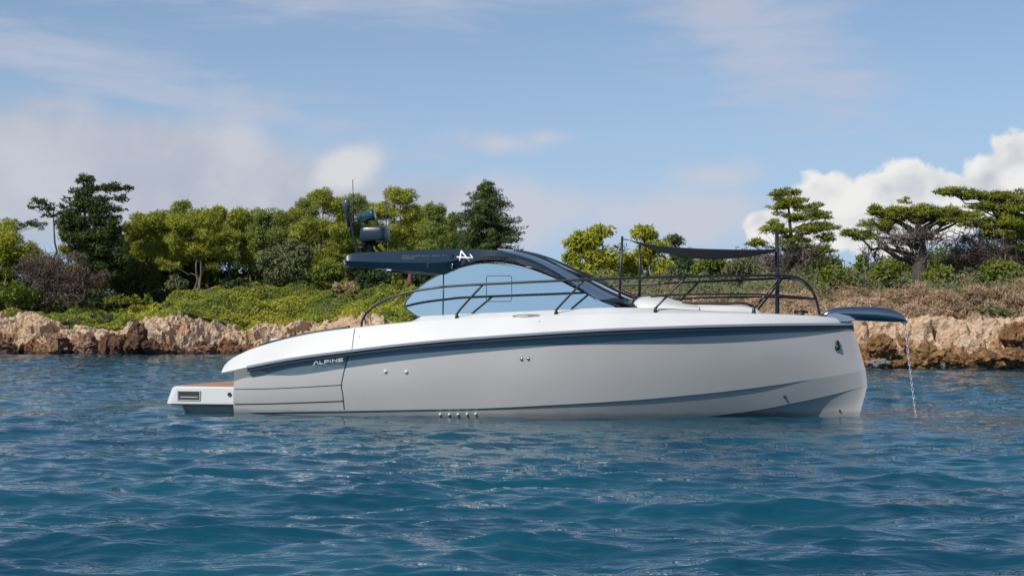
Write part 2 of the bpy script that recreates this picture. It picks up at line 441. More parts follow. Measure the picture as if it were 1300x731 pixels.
def soil_mat(q, b):
    t = q.new('ShaderNodeTexCoord').outputs['Object']
    sp = q.new('ShaderNodeSeparateXYZ'); q.put(sp.inputs[0], t)
    n = q.noise(t, 0.5, 5, 0.6, 0.3); n2 = q.noise(t, 6, 5, 0.6)
    c = q.mix(q.ss(n, 0.35, 0.65), (0.035, 0.055, 0.012), (0.06, 0.085, 0.02))
    dry = q.mix(q.ss(n2, 0.3, 0.7), (0.12, 0.085, 0.05), (0.22, 0.16, 0.095))
    c = q.mix(q.ss(sp.outputs[0], 0.0, 12.0), c, dry)
    q.put(b.inputs['Base Color'], c); b.inputs['Roughness'].default_value = 0.95
M_SOIL = material('scrub_soil', build=soil_mat)
land = mesh_object('terrain', P, tf, [M_ROCK, M_SOIL], smooth=False, midx=tmid.astype(int))
tag(land, 'low rocky island shore with pale rock above a brown waterline', kind='structure')

# sea bed far below keeps the island closed towards the sides; loose boulders along the waterline
def boulder(name_seed, c, size, mat, label, sq=0.5):
    r = np.random.default_rng(name_seed)
    n1, n2 = 44, 60
    th = np.linspace(0, math.pi, n1)[:, None]; ph = (np.arange(n2)*2*math.pi/n2)[None, :]
    Q = np.stack((np.sin(th)*np.cos(ph), np.sin(th)*np.sin(ph), np.cos(th)*np.ones_like(ph)), -1).reshape(-1, 3)
    R = np.ones(len(Q))
    for k in range(11):                                        # cut facets
        nrm = r.normal(size=3); nrm /= np.linalg.norm(nrm); lim = 0.55+0.35*r.random()
        dd = Q@nrm; R = np.where(dd > 1e-3, np.minimum(R, np.where(dd > 1e-3, lim/np.maximum(dd, 1e-3), 9)), R)
    e1_, e2_, ec_ = worley(Q*1.7+name_seed, name_seed); f1_, f2_, fc_ = worley(Q*3.9+name_seed, name_seed+7)
    R = R*(0.86+0.30*(ec_-0.5)+0.5*np.minimum(e2_-e1_, 0.12)+0.16*(fc_-0.5)+0.3*np.minimum(f2_-f1_, 0.08)+0.30*fbm(Q*2.2+name_seed, 5, name_seed, 0.6))
    Q = Q*R[:, None]*np.array(size)
    rz = r.random()*0.8-0.4; c_, s_ = math.cos(rz), math.sin(rz)
    Q = Q@np.array(((c_, s_, 0), (-s_, c_, 0), (0, 0, 1)))
    o = mesh_object('boulder', Q+np.array(c), grid_faces(n1, n2, wrap=True), mat, smooth=False, origin=c)
    return tag(o, label, 'boulder', 'boulders at the foot of the shore')
def boulder_mat(name, lo, hi):
    def f(q, b):
        t = q.new('ShaderNodeTexCoord').outputs['Object']; n = q.noise(t, 3.0, 7, 0.65, 0.4); n2 = q.noise(t, 9, 5, 0.7)
        q.put(b.inputs['Base Color'], q.mix(q.ss(n, 0.32, 0.7), lo, hi)); b.inputs['Roughness'].default_value = 0.85
        bp = q.new('ShaderNodeBump'); bp.inputs['Strength'].default_value = 1.0; bp.inputs['Distance'].default_value = 0.3
        q.put(bp.inputs['Height'], q.m('ADD', n, q.m('MULTIPLY', n2, 0.4))); q.l.new(bp.outputs[0], b.inputs['Normal'])
    return material(name, build=f)
M_BRN = boulder_mat('brown_boulder', (0.075, 0.036, 0.02), (0.23, 0.115, 0.06))
M_RED = boulder_mat('reddish_boulder', (0.16, 0.075, 0.04), (0.42, 0.24, 0.15))
M_OCH = boulder_mat('ochre_boulder', (0.13, 0.06, 0.02), (0.46, 0.25, 0.10))
M_GRY = boulder_mat('wet_grey_boulder', (0.16, 0.15, 0.15), (0.36, 0.34, 0.33))
bl = [(6, 444, 22, 13, M_BRN, 'low dark brown boulder at the left edge of the photo'),
      (72, 437, 18, 17, M_RED, 'broad reddish brown boulder sloping down left of a dark cleft'),
      (112, 439, 19, 15, M_RED, 'rust brown boulder with a sloping top at the waterline'),
      (136, 438, 11, 16, M_BRN, 'narrow upright brown boulder beside the tallest pointed one'),
      (153, 436, 13, 15, M_BRN, 'small dark brown boulder wedged behind two others'),
      (173, 432, 17, 22, M_BRN, 'tallest pointed brown boulder standing at the waterline'),
      (193, 440, 15, 12, M_BRN, 'low dark brown boulder right of the tallest pointed one'),
      (262, 444, 15, 8, M_RED, 'reddish boulder nearest to the yacht stern')]
for i, (px, py, rx, ry, m, lab) in enumerate(bl):
    Y = float(shore_Y((px-CX)*89.0/F))-0.6; k = Y/F; c = U(px, py, Y)
    c[2] = max(c[2], -0.1)
    boulder(100+i, c, (rx*k*1.05, rx*k*0.9, ry*k*1.05), m, lab)
br = [(1118, 461, 14, 6, M_GRY, 'flat wet grey rock beside the yacht bow'),
      (1140, 462, 13, 7, M_OCH, 'low ochre rock left of the anchor chain'),
      (1178, 455, 22, 17, M_OCH, 'rounded ochre boulder right of the anchor chain'),
      (1196, 463, 9, 5, M_GRY, 'small pale grey rock in the water'),
      (1212, 459, 15, 10, M_OCH, 'low rust ochre boulder between two pale rocks'),
      (1258, 456, 26, 13, M_OCH, 'broad ochre boulder under the overhanging ledge'),
      (1290, 454, 22, 15, M_OCH, 'rust brown boulder at the right edge of the photo'),
      (1120, 440, 18, 15, M_OCH, 'rust brown boulder beside the bow above a grey rock'),
      (1288, 428, 18, 14, M_OCH, 'upper ochre brown boulder below the coral red cover')]
for i, (px, py, rx, ry, m, lab) in enumerate(br):
    Y = float(shore_Y((px-CX)*56.0/F))-(0.7 if py > 445 else -0.2); k = Y/F; c = U(px, py, Y)
    boulder(200+i, c, (rx*k*1.15, rx*k*1.0, ry*k*1.3), m, lab)
# ------------------------------------------------------------------ vegetation
def leaf_mat(name, cols, rough=0.6, trans=0.22, patch=0.5, mix=0.4, dead=None):
    m = bpy.data.materials.new(name); m.use_nodes = True
    q = NG(m.node_tree); b = q.n['Principled BSDF']
    geo = q.new('ShaderNodeNewGeometry'); t = q.new('ShaderNodeTexCoord').outputs['Object']
    r = geo.outputs['Random Per Island']; n = q.noise(t, patch, 3, 0.55, 0.3)
    v = q.m('ADD', q.m('MULTIPLY', r, 1-mix), q.m('MULTIPLY', q.ss(n, 0.3, 0.7), mix))
    c = q.ramp(v, [(i/(len(cols)-1), c) for i, c in enumerate(cols)])
    if dead: c = q.mix(q.ss(q.noise(t, 0.33, 4, 0.6, 0.5), 0.60, 0.68, 0.0, 0.8), c, q.mix(r, (dead[0]*.6, dead[1]*.6, dead[2]*.6), dead))
    q.put(b.inputs['Base Color'], c); b.inputs['Roughness'].default_value = rough; b.inputs['Specular IOR Level'].default_value = 0.25
    tr = q.new('ShaderNodeBsdfTranslucent'); q.put(tr.inputs[0], q.mix(1.0, c, (1.1, 1.15, 0.7), 'MULTIPLY'))
    mx = q.new('ShaderNodeMixShader'); mx.inputs[0].default_value = trans
    q.l.new(b.outputs[0], mx.inputs[1]); q.l.new(tr.outputs[0], mx.inputs[2])
    q.l.new(mx.outputs[0], q.n['Material Output'].inputs[0])
    return m
L_PINE = leaf_mat('pine_needles', [(0.133, 0.164, 0.026), (0.282, 0.305, 0.036), (0.464, 0.443, 0.064)])
L_PINE2 = leaf_mat('pine_needles_green', [(0.102, 0.149, 0.035), (0.206, 0.247, 0.049), (0.323, 0.337, 0.074)])
L_LIME = leaf_mat('pine_needles_bright', [(0.184, 0.21, 0.022), (0.337, 0.343, 0.031), (0.469, 0.441, 0.053)])
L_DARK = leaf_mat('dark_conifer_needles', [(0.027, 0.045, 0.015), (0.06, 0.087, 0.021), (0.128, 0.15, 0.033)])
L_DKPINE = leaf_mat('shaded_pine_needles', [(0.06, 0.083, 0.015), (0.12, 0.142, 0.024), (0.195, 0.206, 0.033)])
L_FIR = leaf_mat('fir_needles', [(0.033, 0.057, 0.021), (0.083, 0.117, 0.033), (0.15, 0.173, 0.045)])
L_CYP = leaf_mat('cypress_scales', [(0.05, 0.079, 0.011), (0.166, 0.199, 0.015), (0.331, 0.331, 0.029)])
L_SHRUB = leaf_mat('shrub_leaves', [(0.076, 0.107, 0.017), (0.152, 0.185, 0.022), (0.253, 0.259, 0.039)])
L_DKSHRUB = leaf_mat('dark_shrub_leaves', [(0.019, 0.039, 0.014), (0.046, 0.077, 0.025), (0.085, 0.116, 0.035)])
L_OLIVE = leaf_mat('grey_green_leaves', [(0.089, 0.101, 0.045), (0.155, 0.167, 0.073), (0.238, 0.238, 0.112)])
L_MAT = leaf_mat('ground_cover_leaves', [(0.079, 0.116, 0.022), (0.169, 0.215, 0.027), (0.295, 0.307, 0.032), (0.605, 0.49, 0.048)], patch=0.20, mix=0.65, dead=(0.24, 0.19, 0.12))
L_DRY = leaf_mat('dry_scrub_twigs', [(0.224, 0.142, 0.094), (0.433, 0.291, 0.185), (0.658, 0.494, 0.33)], trans=0.15, patch=0.5)
L_DEAD = leaf_mat('dead_twigs', [(0.070, 0.055, 0.048), (0.160, 0.130, 0.115), (0.270, 0.235, 0.210)], trans=0.0)
L_DEAD2 = leaf_mat('dead_grey_twigs', [(0.049, 0.035, 0.028), (0.122, 0.088, 0.067), (0.243, 0.185, 0.142)], trans=0.0)
L_RUST = leaf_mat('rusty_dead_foliage', [(0.080, 0.052, 0.042), (0.150, 0.105, 0.085), (0.240, 0.180, 0.150)], trans=0.1)
def bark_mat(name, lo, hi):
    def f(q, b):
        t = q.new('ShaderNodeTexCoord').outputs['Object']
        mp = q.new('ShaderNodeMapping'); q.put(mp.inputs[0], t); mp.inputs['Scale'].default_value = (6, 6, 1.3)
        n = q.noise(mp.outputs[0], 1.6, 5, 0.65, 0.3)
        q.put(b.inputs['Base Color'], q.mix(q.ss(n, 0.3, 0.7), lo, hi)); b.inputs['Roughness'].default_value = 0.9
        bp = q.new('ShaderNodeBump'); bp.inputs['Strength'].default_value = 0.8; bp.inputs['Distance'].default_value = 0.08
        q.put(bp.inputs['Height'], n); q.l.new(bp.outputs[0], b.inputs['Normal'])
    return material(name, build=f)
B_PINE = bark_mat('pine_bark', (0.06, 0.045, 0.035), (0.22, 0.18, 0.145))
B_DARK = bark_mat('dark_bark', (0.035, 0.028, 0.024), (0.11, 0.09, 0.075))
B_GREY = bark_mat('grey_bark', (0.10, 0.085, 0.08), (0.26, 0.23, 0.215))
B_RED = bark_mat('red_bark', (0.10, 0.035, 0.025), (0.23, 0.09, 0.065))

def leaf_quads(C, N, ln, wd, rng, spread=0.7, radial=0.3):
    """C centres, N outward directions: most blades lie on the lump's surface, some stick out of it"""
    n = len(C)
    N = N/(np.linalg.norm(N, axis=1)[:, None]+1e-9)
    nn = N+rng.normal(0, spread*0.62, (n, 3)); nn /= np.linalg.norm(nn, axis=1)[:, None]+1e-9
    a = np.cross(nn, rng.normal(0, 1, (n, 3))); a /= np.linalg.norm(a, axis=1)[:, None]+1e-9
    out = rng.random(n) < radial
    ar = N+rng.normal(0, spread, (n, 3)); ar /= np.linalg.norm(ar, axis=1)[:, None]+1e-9
    s = np.cross(nn, a); sr = np.cross(ar, rng.normal(0, 1, (n, 3))); sr /= np.linalg.norm(sr, axis=1)[:, None]+1e-9
    a = np.where(out[:, None], ar, a); s = np.where(out[:, None], sr, s)
    L = ln*(0.6+0.8*rng.random(n))[:, None]; Wd = wd*(0.6+0.8*rng.random(n))[:, None]
    b = C-a*L*0.4
    V = np.stack((b-s*Wd*0.5, b+s*Wd*0.5, b+a*L+s*Wd*0.22, b+a*L-s*Wd*0.22), 1)
    return V.reshape(-1, 3)
def quad_idx(n): return np.arange(4*n).reshape(n, 4)

def puff_leaves(puffs, ln, wd, cover, rng, up=0.35, spread=0.7, hang=0.0, radial=0.3):
    """puffs: (x, y, z, rx, ry, rz) lumps of foliage -> leaf quads spread over and through each lump"""
    out = []
    for (x, y, z, rx, ry, rz) in puffs:
        area = 4*math.pi*((rx*ry+rx*rz+ry*rz)/3)
        n = max(14, int(cover*area/(ln*wd)))
        d = rng.normal(0, 1, (n, 3)); d /= np.linalg.norm(d, axis=1)[:, None]
        keep = (d[:, 2] > -0.35) | (rng.random(n) < 0.35); d = d[keep]; n = len(d)
        lump = 1+0.42*fbm(d*1.9+np.array((x, y, z))*3.1, 2, 5)
        rr = (0.50+0.55*rng.random(n)**0.6)*lump
        C = np.array((x, y, z))+d*rr[:, None]*np.array((rx, ry, rz))
        N = d*np.array((1, 1, 0.9))+np.array((0, 0, up-hang))
        out.append(leaf_quads(C, N, ln, wd, rng, spread, radial))
    return np.concatenate(out)

def limb(mb, p0, p1, r0, r1, rng, n=5, sides=6, sag=0.0, wob=0.06):
    p0, p1 = np.array(p0, float), np.array(p1, float); L = np.linalg.norm(p1-p0)
    t = np.linspace(0, 1, n+1)[:, None]
    P = p0+(p1-p0)*t+rng.normal(0, wob*L, (n+1, 3))*np.sin(t*math.pi)
    P[:, 2] += sag*L*(t[:, 0]**2-t[:, 0])
    V, Fc = tube_geo(P, r0+(r1-r0)*t[:, 0]**0.8, sides)
    mb.add(V, Fc)
    return P

def tree(name, label, Y, base, lumps, leaf, bark, seed, top=None, tr=0.16, ln=0.22, wd=0.048, cover=0.80, flat=0.85, up=0.35, depth=0.8,
         group='trees on the island', cat='tree', thick=0.0, more=2.0, radial=0.5, puff=0.78, stems=1, dead=None, sides=7, limb_n=14, spread=0.7):
    """lumps: (px, py, rx, ry, count, puff radius), all in photo pixels at distance Y; base: photo column of the trunk foot"""
    rng = np.random.default_rng(seed); k = Y/F
    bx = (base-CX)*k; bz = float(ground(bx, Y))-0.15
    root = empty(name, (bx, Y, bz)); tag(root, label, cat, group)
    O = (bx, Y, bz)
    puffs = []
    for (px, py, rx, ry, n, pr) in lumps:
        c = U(px, py, Y)
        R = np.array((max(rx-pr*0.75, 1)*k, max(rx-pr*0.75, 1)*k*depth, max(ry+thick-pr*0.75*flat, 0.6)*k))
        for _ in range(int(n*more)):
            d = rng.normal(0, 1, 3); d /= np.linalg.norm(d); d *= rng.random()**0.42
            p = c+d*R; r = pr*k*puff*(0.55+0.85*rng.random())
            puffs.append((p[0], p[1], p[2], r, r, r*flat))
    V = puff_leaves(puffs, ln, wd, cover, rng, up, spread, 0.0, radial)
    mesh_object('crown', V, quad_idx(len(V)//4), leaf, root, smooth=False, origin=O)
    # trunk and limbs: one mesh
    mb = MB()
    pz = np.array(puffs); cz = pz[:, 2]
    tp = np.array((np.mean(pz[:, 0]), Y, np.quantile(cz, 0.8))) if top is None else U(top[0], top[1], Y)
    trunks = []
    for s in range(stems):
        off = np.array((rng.normal(0, 0.5), rng.normal(0, 0.4), 0))*(stems > 1)
        P = limb(mb, np.array(O)+off*0.6, tp+off*2.0+np.array((0, 0, -0.3*s)), tr*(1.0 if s == 0 else 0.7), tr*0.18, rng, 9, sides, 0.0, 0.018)
        trunks.append(P)
    order = rng.permutation(len(puffs))[:limb_n]
    for i in order:
        p = np.array(puffs[i][:3]); T = trunks[rng.integers(len(trunks))]
        j = int(np.clip(np.searchsorted(T[:, 2], p[2]-0.45*abs(p[0]-tp[0])-0.3), 2, len(T)-2))
        limb(mb, T[j], p, tr*0.36*(1-j/len(T)*0.6), tr*0.08, rng, 5, 5, 0.12, 0.05)
    mb.build('trunk', bark, root, True, O)
    if dead:
        dm = MB()
        for (px, py, rx, ry, n) in dead: twigs(dm, U(px, py, Y-0.4), rx*k, ry*k, n, rng, trunks[0][3])
        dm.build('dead_branches', L_DEAD, root, False, O)
    return root

def twigs(mb, c, rx, rz, n, rng, root=None, r=0.026):
    """a tangle of bare branches filling an ellipsoid"""
    c = np.array(c)
    for _ in range(n):
        d = rng.normal(0, 1, 3); d /= np.linalg.norm(d); d *= rng.random()**0.4
        e = c+d*np.array((rx, rx*0.6, rz))
        s = c+np.array((rng.normal(0, rx*0.25), rng.normal(0, rx*0.2), -rz*0.55+rng.normal(0, rz*0.2))) if root is None or rng.random() < 0.75 else np.array(root)
        L = np.linalg.norm(e-s)
        P = limb(mb, s, e, r*1.25, r*0.5, rng, 4, 3, 0.15, 0.08)
        for _ in range(4):
            j = rng.integers(1, len(P)); v = (e-s)/max(L, 0.1)+rng.normal(0, 0.75, 3); v /= np.linalg.norm(v)
            limb(mb, P[j], P[j]+v*L*(0.25+0.3*rng.random()), r*0.7, r*0.3, rng, 2, 3, 0.0, 0.1)

def bare_bush(name, label, Y, base, lumps, seed, mat, leafy=None, group='dead shrubs and trees', cat='dead shrub', r=0.022):
    rng = np.random.default_rng(seed); k = Y/F
    bx = (base-CX)*k; bz = float(ground(bx, Y)); O = (bx, Y, bz)
    root = empty(name, O); tag(root, label, cat, group)
    mb = MB()
    for (px, py, rx, ry, n) in lumps:
        twigs(mb, U(px, py, Y), rx*k, ry*k, n, rng, r=r)
        limb(mb, (bx+rng.normal(0, 0.3), Y, bz-0.1), U(px, py, Y), 0.07, 0.03, rng, 5, 5)
    mb.build('branches', mat, root, False, O)
    if leafy:
        pf = []
        for (px, py, rx, ry, n, pr) in leafy:
            c = U(px, py, Y)
            for _ in range(n):
                d = rng.normal(0, 1, 3); d /= np.linalg.norm(d); d *= rng.random()**0.5
                p = c+d*np.array((rx*k, rx*k*0.6, ry*k)); pf.append((*p, pr*k, pr*k, pr*k*0.8))
        V = puff_leaves(pf, 0.26, 0.035, 0.5, rng, 0.1, 1.0)
        mesh_object('twig_haze', V, quad_idx(len(V)//4), mat, root, smooth=False, origin=O)
    return root

def shrub(label, Y, px, py, rx, ry, seed, leaf=None, n=16, pr=None, ln=0.20, wd=0.085, cover=0.95, group='shrubs on the island', name='shrub', flat=0.85):
    leaf = leaf or L_SHRUB
    rng = np.random.default_rng(seed); k = Y/F; c = U(px, py, Y)
    bz = float(ground(c[0], Y)); O = (c[0], Y, min(bz, c[2]-ry*k*0.9))
    root = empty(name, O); tag(root, label, 'shrub', group)
    pr = pr or max(min(rx, ry)*0.5, 3)
    pf = []
    for _ in range(n):
        d = rng.normal(0, 1, 3); d /= np.linalg.norm(d); d *= rng.random()**0.4
        p = c+d*np.array(((rx-pr*.6)*k, (rx-pr*.6)*k*0.8, max(ry-pr*.6, 1)*k)); r = pr*k*(0.75+0.5*rng.random()); pf.append((*p, r, r, r*flat))
    V = puff_leaves(pf, ln, wd, cover, rng, 0.4)
    mesh_object('foliage', V, quad_idx(len(V)//4), leaf, root, smooth=False, origin=O)
    mb = MB()
    for i in rng.permutation(len(pf))[:7]: limb(mb, (O[0]+rng.normal(0, .1), Y+rng.normal(0, .1), O[2]-0.2), pf[i][:3], 0.035, 0.012, rng, 4, 5)
    mb.build('stem', B_DARK, root, True, O)
    return root

# ---- left wood, from the left edge to the conifer behind the cabin
tree('pine_tree', 'yellow green pine cut by the left edge of the photo', 114, 12, [(10, 318, 36, 38, 20, 13), (40, 322, 24, 22, 10, 10), (-30, 312, 40, 40, 16, 14)], L_LIME, B_PINE, 1)
tree('pine_tree', 'low dark pine showing its flat top behind the left edge pines', 118, -20, [(0, 288, 36, 12, 12, 7), (45, 285, 22, 8, 10, 5), (-60, 285, 50, 25, 14, 12)], L_DARK, B_DARK, 2, flat=0.55)
tree('umbrella_pine', 'small thin dark tree with one flat sparse crown on a bare black trunk', 111, 69, [(50, 256, 17, 6, 14, 4), (63, 263, 20, 8, 14, 4), (42, 263, 10, 4, 6, 3), (60, 274, 14, 4, 6, 3), (80, 263, 9, 4, 5, 3)], L_DARK, B_DARK, 3, top=(68, 258), tr=0.17, ln=0.22, wd=0.06, flat=0.6, cover=0.6)
tree('tall_cypress', 'tallest dark tree on the left with ragged layered crown', 110, 107,
     [(108, 229, 17, 9, 12, 6), (102, 246, 18, 9, 12, 6), (116, 240, 14, 9, 9, 6), (140, 238, 20, 8, 12, 6), (160, 239, 15, 5, 8, 4), (150, 252, 17, 8, 8, 5), (130, 254, 16, 8, 8, 6), (112, 262, 26, 10, 14, 7),
      (148, 266, 18, 6, 8, 5), (88, 270, 20, 10, 10, 7), (128, 278, 30, 12, 14, 8), (95, 292, 26, 14, 12, 9), (135, 300, 34, 16, 14, 10), (118, 322, 40, 18, 14, 11), (150, 330, 24, 14, 9, 9), (150, 348, 26, 9, 8, 7), (100, 256, 24, 12, 14, 8), (125, 264, 26, 12, 14, 8), (110, 280, 40, 14, 18, 9), (85, 286, 24, 14, 12, 9), (140, 288, 30, 14, 14, 9), (110, 305, 44, 18, 20, 11), (125, 335, 50, 20, 20, 12)],
     L_DARK, B_DARK, 4, top=(106, 232), tr=0.32, ln=0.24, wd=0.075, flat=0.6, cover=0.75, limb_n=26, up=0.2)
tree('pine_tree', 'bright pine wedge showing between the two dark trees on the left', 113, 88, [(88, 300, 13, 15, 8, 7), (84, 318, 14, 12, 6, 7)], L_LIME, B_PINE, 5)
tree('evergreen_tree', 'deep green evergreen filling the shade right of the tallest dark tree', 119, 165, [(165, 330, 40, 40, 24, 14), (190, 350, 30, 30, 14, 12), (140, 350, 36, 30, 14, 12)], L_DARK, B_DARK, 6, depth=0.5)
tree('pine_tree', 'yellow green pine leaning over the dark hollow by the bare trunks', 114, 200, [(185, 286, 25, 22, 16, 11), (205, 288, 26, 24, 16, 11), (195, 315, 26, 18, 10, 10), (222, 332, 22, 14, 9, 8)], L_PINE, B_PINE, 7)
tree('pine_tree', 'broad yellow green pine on three bare slanting trunks', 112, 248, [(232, 262, 17, 9, 8, 7), (245, 282, 38, 22, 24, 11), (270, 300, 38, 20, 18, 11), (228, 310, 26, 16, 12, 10), (212, 336, 20, 11, 8, 8), (282, 318, 20, 14, 8, 9), (255, 318, 26, 14, 8, 9)], L_PINE, B_PINE, 8, top=(252, 285), tr=0.17, stems=3)
tree('pine_tree', 'pine with two rounded top lobes above the bare trunks', 115, 290, [(278, 272, 17, 13, 12, 9), (304, 278, 20, 16, 14, 10), (295, 300, 30, 18, 14, 10), (322, 322, 24, 20, 10, 11)], L_PINE, B_PINE, 9)
tree('pine_tree', 'olive green pine right of the two lobed pine', 114, 340, [(342, 275, 26, 13, 14, 9), (330, 298, 22, 20, 12, 10), (355, 300, 26, 22, 14, 11), (340, 330, 28, 20, 12, 11)], L_PINE2, B_PINE, 10)
tree('pine_tree', 'tall green pine left of the radar mast', 112, 405, [(408, 252, 24, 15, 16, 9), (428, 262, 22, 20, 14, 10), (395, 288, 28, 16, 14, 10), (420, 292, 30, 16, 14, 10), (380, 296, 18, 14, 8, 9), (440, 306, 22, 14, 8, 9), (400, 330, 34, 22, 14, 11)], L_PINE, B_PINE, 11)
tree('pine_tree', 'green pine directly behind the radar mast', 115, 452, [(452, 262, 22, 16, 14, 9), (462, 285, 26, 22, 14, 11), (450, 310, 30, 20, 12, 11)], L_PINE2, B_PINE, 12)
tree('pine_tree', 'tall lobed pine right of the radar mast', 112, 508, [(506, 250, 26, 15, 18, 9), (490, 270, 24, 14, 12, 9), (520, 272, 24, 16, 14, 9), (505, 295, 32, 18, 16, 10), (540, 290, 18, 16, 10, 9), (500, 322, 34, 18, 12, 11)], L_PINE, B_PINE, 13)
tree('pine_tree', 'darker green pine tucked left of the pointed conifer', 110, 552, [(550, 270, 20, 14, 14, 8), (552, 292, 24, 18, 14, 9), (548, 318, 26, 18, 10, 9)], L_PINE2, B_PINE, 14)

def conifer(name, label, Y, base, top_py, prof, leaf, bark, seed):
    """prof: (py, left px, right px) of the outline; whorls of drooping boughs with upturned tips"""
    rng = np.random.default_rng(seed); k = Y/F; bx = (base-CX)*k; bz = float(ground(bx, Y))-0.1; O = (bx, Y, bz)
    root = empty(name, O); tag(root, label, 'tree', 'trees on the island')
    mb = MB(); puffs = []; topz = U(base, top_py, Y)[2]
    limb(mb, O, (bx, Y, topz), 0.26, 0.03, rng, 10, 7, 0, 0.008)
    pr = np.array(prof, float)
    for py in np.arange(top_py+3, prof[-1][0], 3.4):
        L = np.interp(py, pr[:, 0], pr[:, 1]); Rr = np.interp(py, pr[:, 0], pr[:, 2]); z = U(base, py, Y)[2]
        for j in range(7):
            a = rng.random()*2*math.pi; ca, sa = math.cos(a), math.sin(a)
            reach = ((Rr-base) if ca > 0 else (base-L))*k
            reach *= (0.75+0.35*rng.random()); e = np.array((bx+ca*reach, Y+sa*reach, z-0.10*reach+rng.normal(0, .12)))
            P = limb(mb, (bx, Y, z+0.15), e, 0.035, 0.010, rng, 5, 4, 0.28, 0.02)
            for t in np.linspace(0.3, 1.03, max(3, int(reach/0.32))):
                p = P[0]+(P[-1]-P[0])*t; p[2] += 0.28*reach*(t*t-t)+0.12
                s = 0.30*(1.15-0.45*t); puffs.append((p[0]+rng.normal(0, .08), p[1]+rng.normal(0, .12), p[2]+rng.normal(0, .07), s*1.15, s*1.15, s*0.55))
    V = puff_leaves(puffs, 0.22, 0.055, 0.42, rng, 0.35, 0.6)
    mesh_object('crown', V, quad_idx(len(V)//4), leaf, root, smooth=False, origin=O)
    mb.build('trunk', bark, root, True, O)
conifer('conifer_tree', 'pointed dark conifer with upturned branch tips above the hardtop', 98, 617, 234,
        [(234, 612, 621), (246, 603, 634), (258, 578, 648), (266, 574, 650), (280, 578, 658), (300, 574, 664), (330, 574, 668), (370, 590, 655)], L_FIR, B_DARK, 15)

# ---- wood behind the foredeck
tree('pine_tree', 'bright yellow pine crown right of the windshield', 88, 748, [(760, 296, 22, 14, 14, 9), (742, 310, 30, 18, 18, 10), (765, 325, 34, 22, 18, 11), (728, 330, 20, 16, 9, 9), (750, 350, 36, 22, 12, 12)], L_LIME, B_PINE, 16, ln=0.24, wd=0.085)
tree('pine_tree', 'bright yellow pine crown behind the rear awning pole', 90, 822, [(818, 296, 22, 13, 14, 9), (828, 312, 26, 18, 14, 10), (812, 330, 30, 22, 14, 11), (845, 340, 26, 22, 12, 10), (800, 355, 24, 20, 8, 10)], L_LIME, B_PINE, 17, ln=0.24, wd=0.085)
tree('evergreen_tree', 'dark green tree peeping above the awning right of the yellow pines', 94, 862, [(858, 306, 17, 10, 12, 6), (866, 325, 24, 18, 12, 9), (868, 350, 26, 18, 10, 9)], L_FIR, B_DARK, 18, ln=0.22)

# ---- right headland
CY = dict(ln=0.19, wd=0.038, flat=0.33, cover=0.85, up=0.45, spread=0.6, depth=0.8, thick=2.6, more=2.0, puff=0.85, radial=0.55)
tree('layered_cypress', 'layered cypress with dead grey lower boughs right of the awning', 72, 1012,
     [(1000, 245, 22, 5, 9, 8), (985, 250, 14, 4, 6, 7), (1005, 256, 26, 6, 10, 8), (1025, 263, 22, 5, 8, 8), (990, 265, 20, 5, 7, 7), (1040, 274, 22, 5, 8, 8), (1012, 276, 28, 6, 9, 9), (1045, 288, 22, 5, 8, 8),
      (985, 290, 24, 6, 8, 9), (1020, 292, 32, 7, 10, 9), (1050, 302, 20, 6, 7, 8), (960, 308, 16, 4, 7, 7), (1010, 308, 36, 8, 10, 9), (1040, 318, 28, 8, 8, 9), (985, 284, 14, 4, 5, 6)],
     L_CYP, B_DARK, 20, top=(1000, 250), tr=0.22, limb_n=30, dead=[(985, 328, 34, 24, 80), (1015, 318, 34, 22, 60), (1000, 345, 40, 18, 60)], **CY)
tree('flat_topped_cypress', 'wide flat topped cypress on one thick dark trunk', 69, 1170,
     [(1110, 265, 14, 5, 8, 7), (1130, 270, 28, 6, 14, 9), (1165, 268, 34, 6, 16, 9), (1200, 270, 30, 6, 14, 9), (1225, 273, 24, 6, 10, 9), (1150, 276, 40, 6, 14, 9), (1195, 279, 40, 6, 14, 9), (1110, 285, 30, 6, 12, 8), (1082, 295, 16, 6, 9, 7),
      (1100, 300, 22, 6, 8, 7), (1125, 290, 22, 5, 8, 7), (1150, 256, 12, 3, 6, 4)],
     L_CYP, B_DARK, 21, top=(1166, 272), tr=0.56, limb_n=26, dead=[(1160, 296, 28, 15, 60), (1140, 300, 22, 15, 36), (1190, 296, 24, 12, 34), (1120, 306, 14, 12, 16)], **CY)
tree('spreading_cypress', 'largest spreading cypress reaching in from the right edge', 71, 1302,
     [(1205, 243, 24, 5, 12, 8), (1235, 247, 26, 6, 12, 9), (1270, 250, 30, 7, 14, 9), (1310, 248, 34, 9, 14, 10), (1250, 262, 30, 7, 12, 9), (1290, 266, 40, 9, 16, 10), (1330, 262, 40, 12, 14, 10), (1245, 283, 34, 7, 14, 9), (1285, 284, 40, 9, 16, 10),
      (1265, 297, 34, 7, 12, 9), (1300, 300, 36, 9, 14, 10), (1340, 290, 40, 14, 14, 10), (1290, 314, 26, 7, 8, 9)],
     L_CYP, B_DARK, 22, top=(1305, 252), tr=0.36, limb_n=34, dead=[(1262, 312, 36, 15, 60), (1225, 300, 26, 10, 30)], **CY)
bare_bush('dead_tree', 'grey brown dead tree under the largest spreading cypress', 70, 1232, [(1232, 322, 36, 22, 70), (1215, 338, 26, 18, 40), (1258, 330, 26, 20, 40)], 23, L_RUST,
          leafy=[(1230, 326, 36, 22, 20, 11), (1255, 330, 30, 22, 14, 10)])
bare_bush('dead_tree', 'pale bare stems standing left of the thick cypress trunk', 69.5, 1110, [(1112, 318, 12, 24, 22), (1100, 322, 10, 18, 14)], 24, L_DEAD, cat='dead tree')
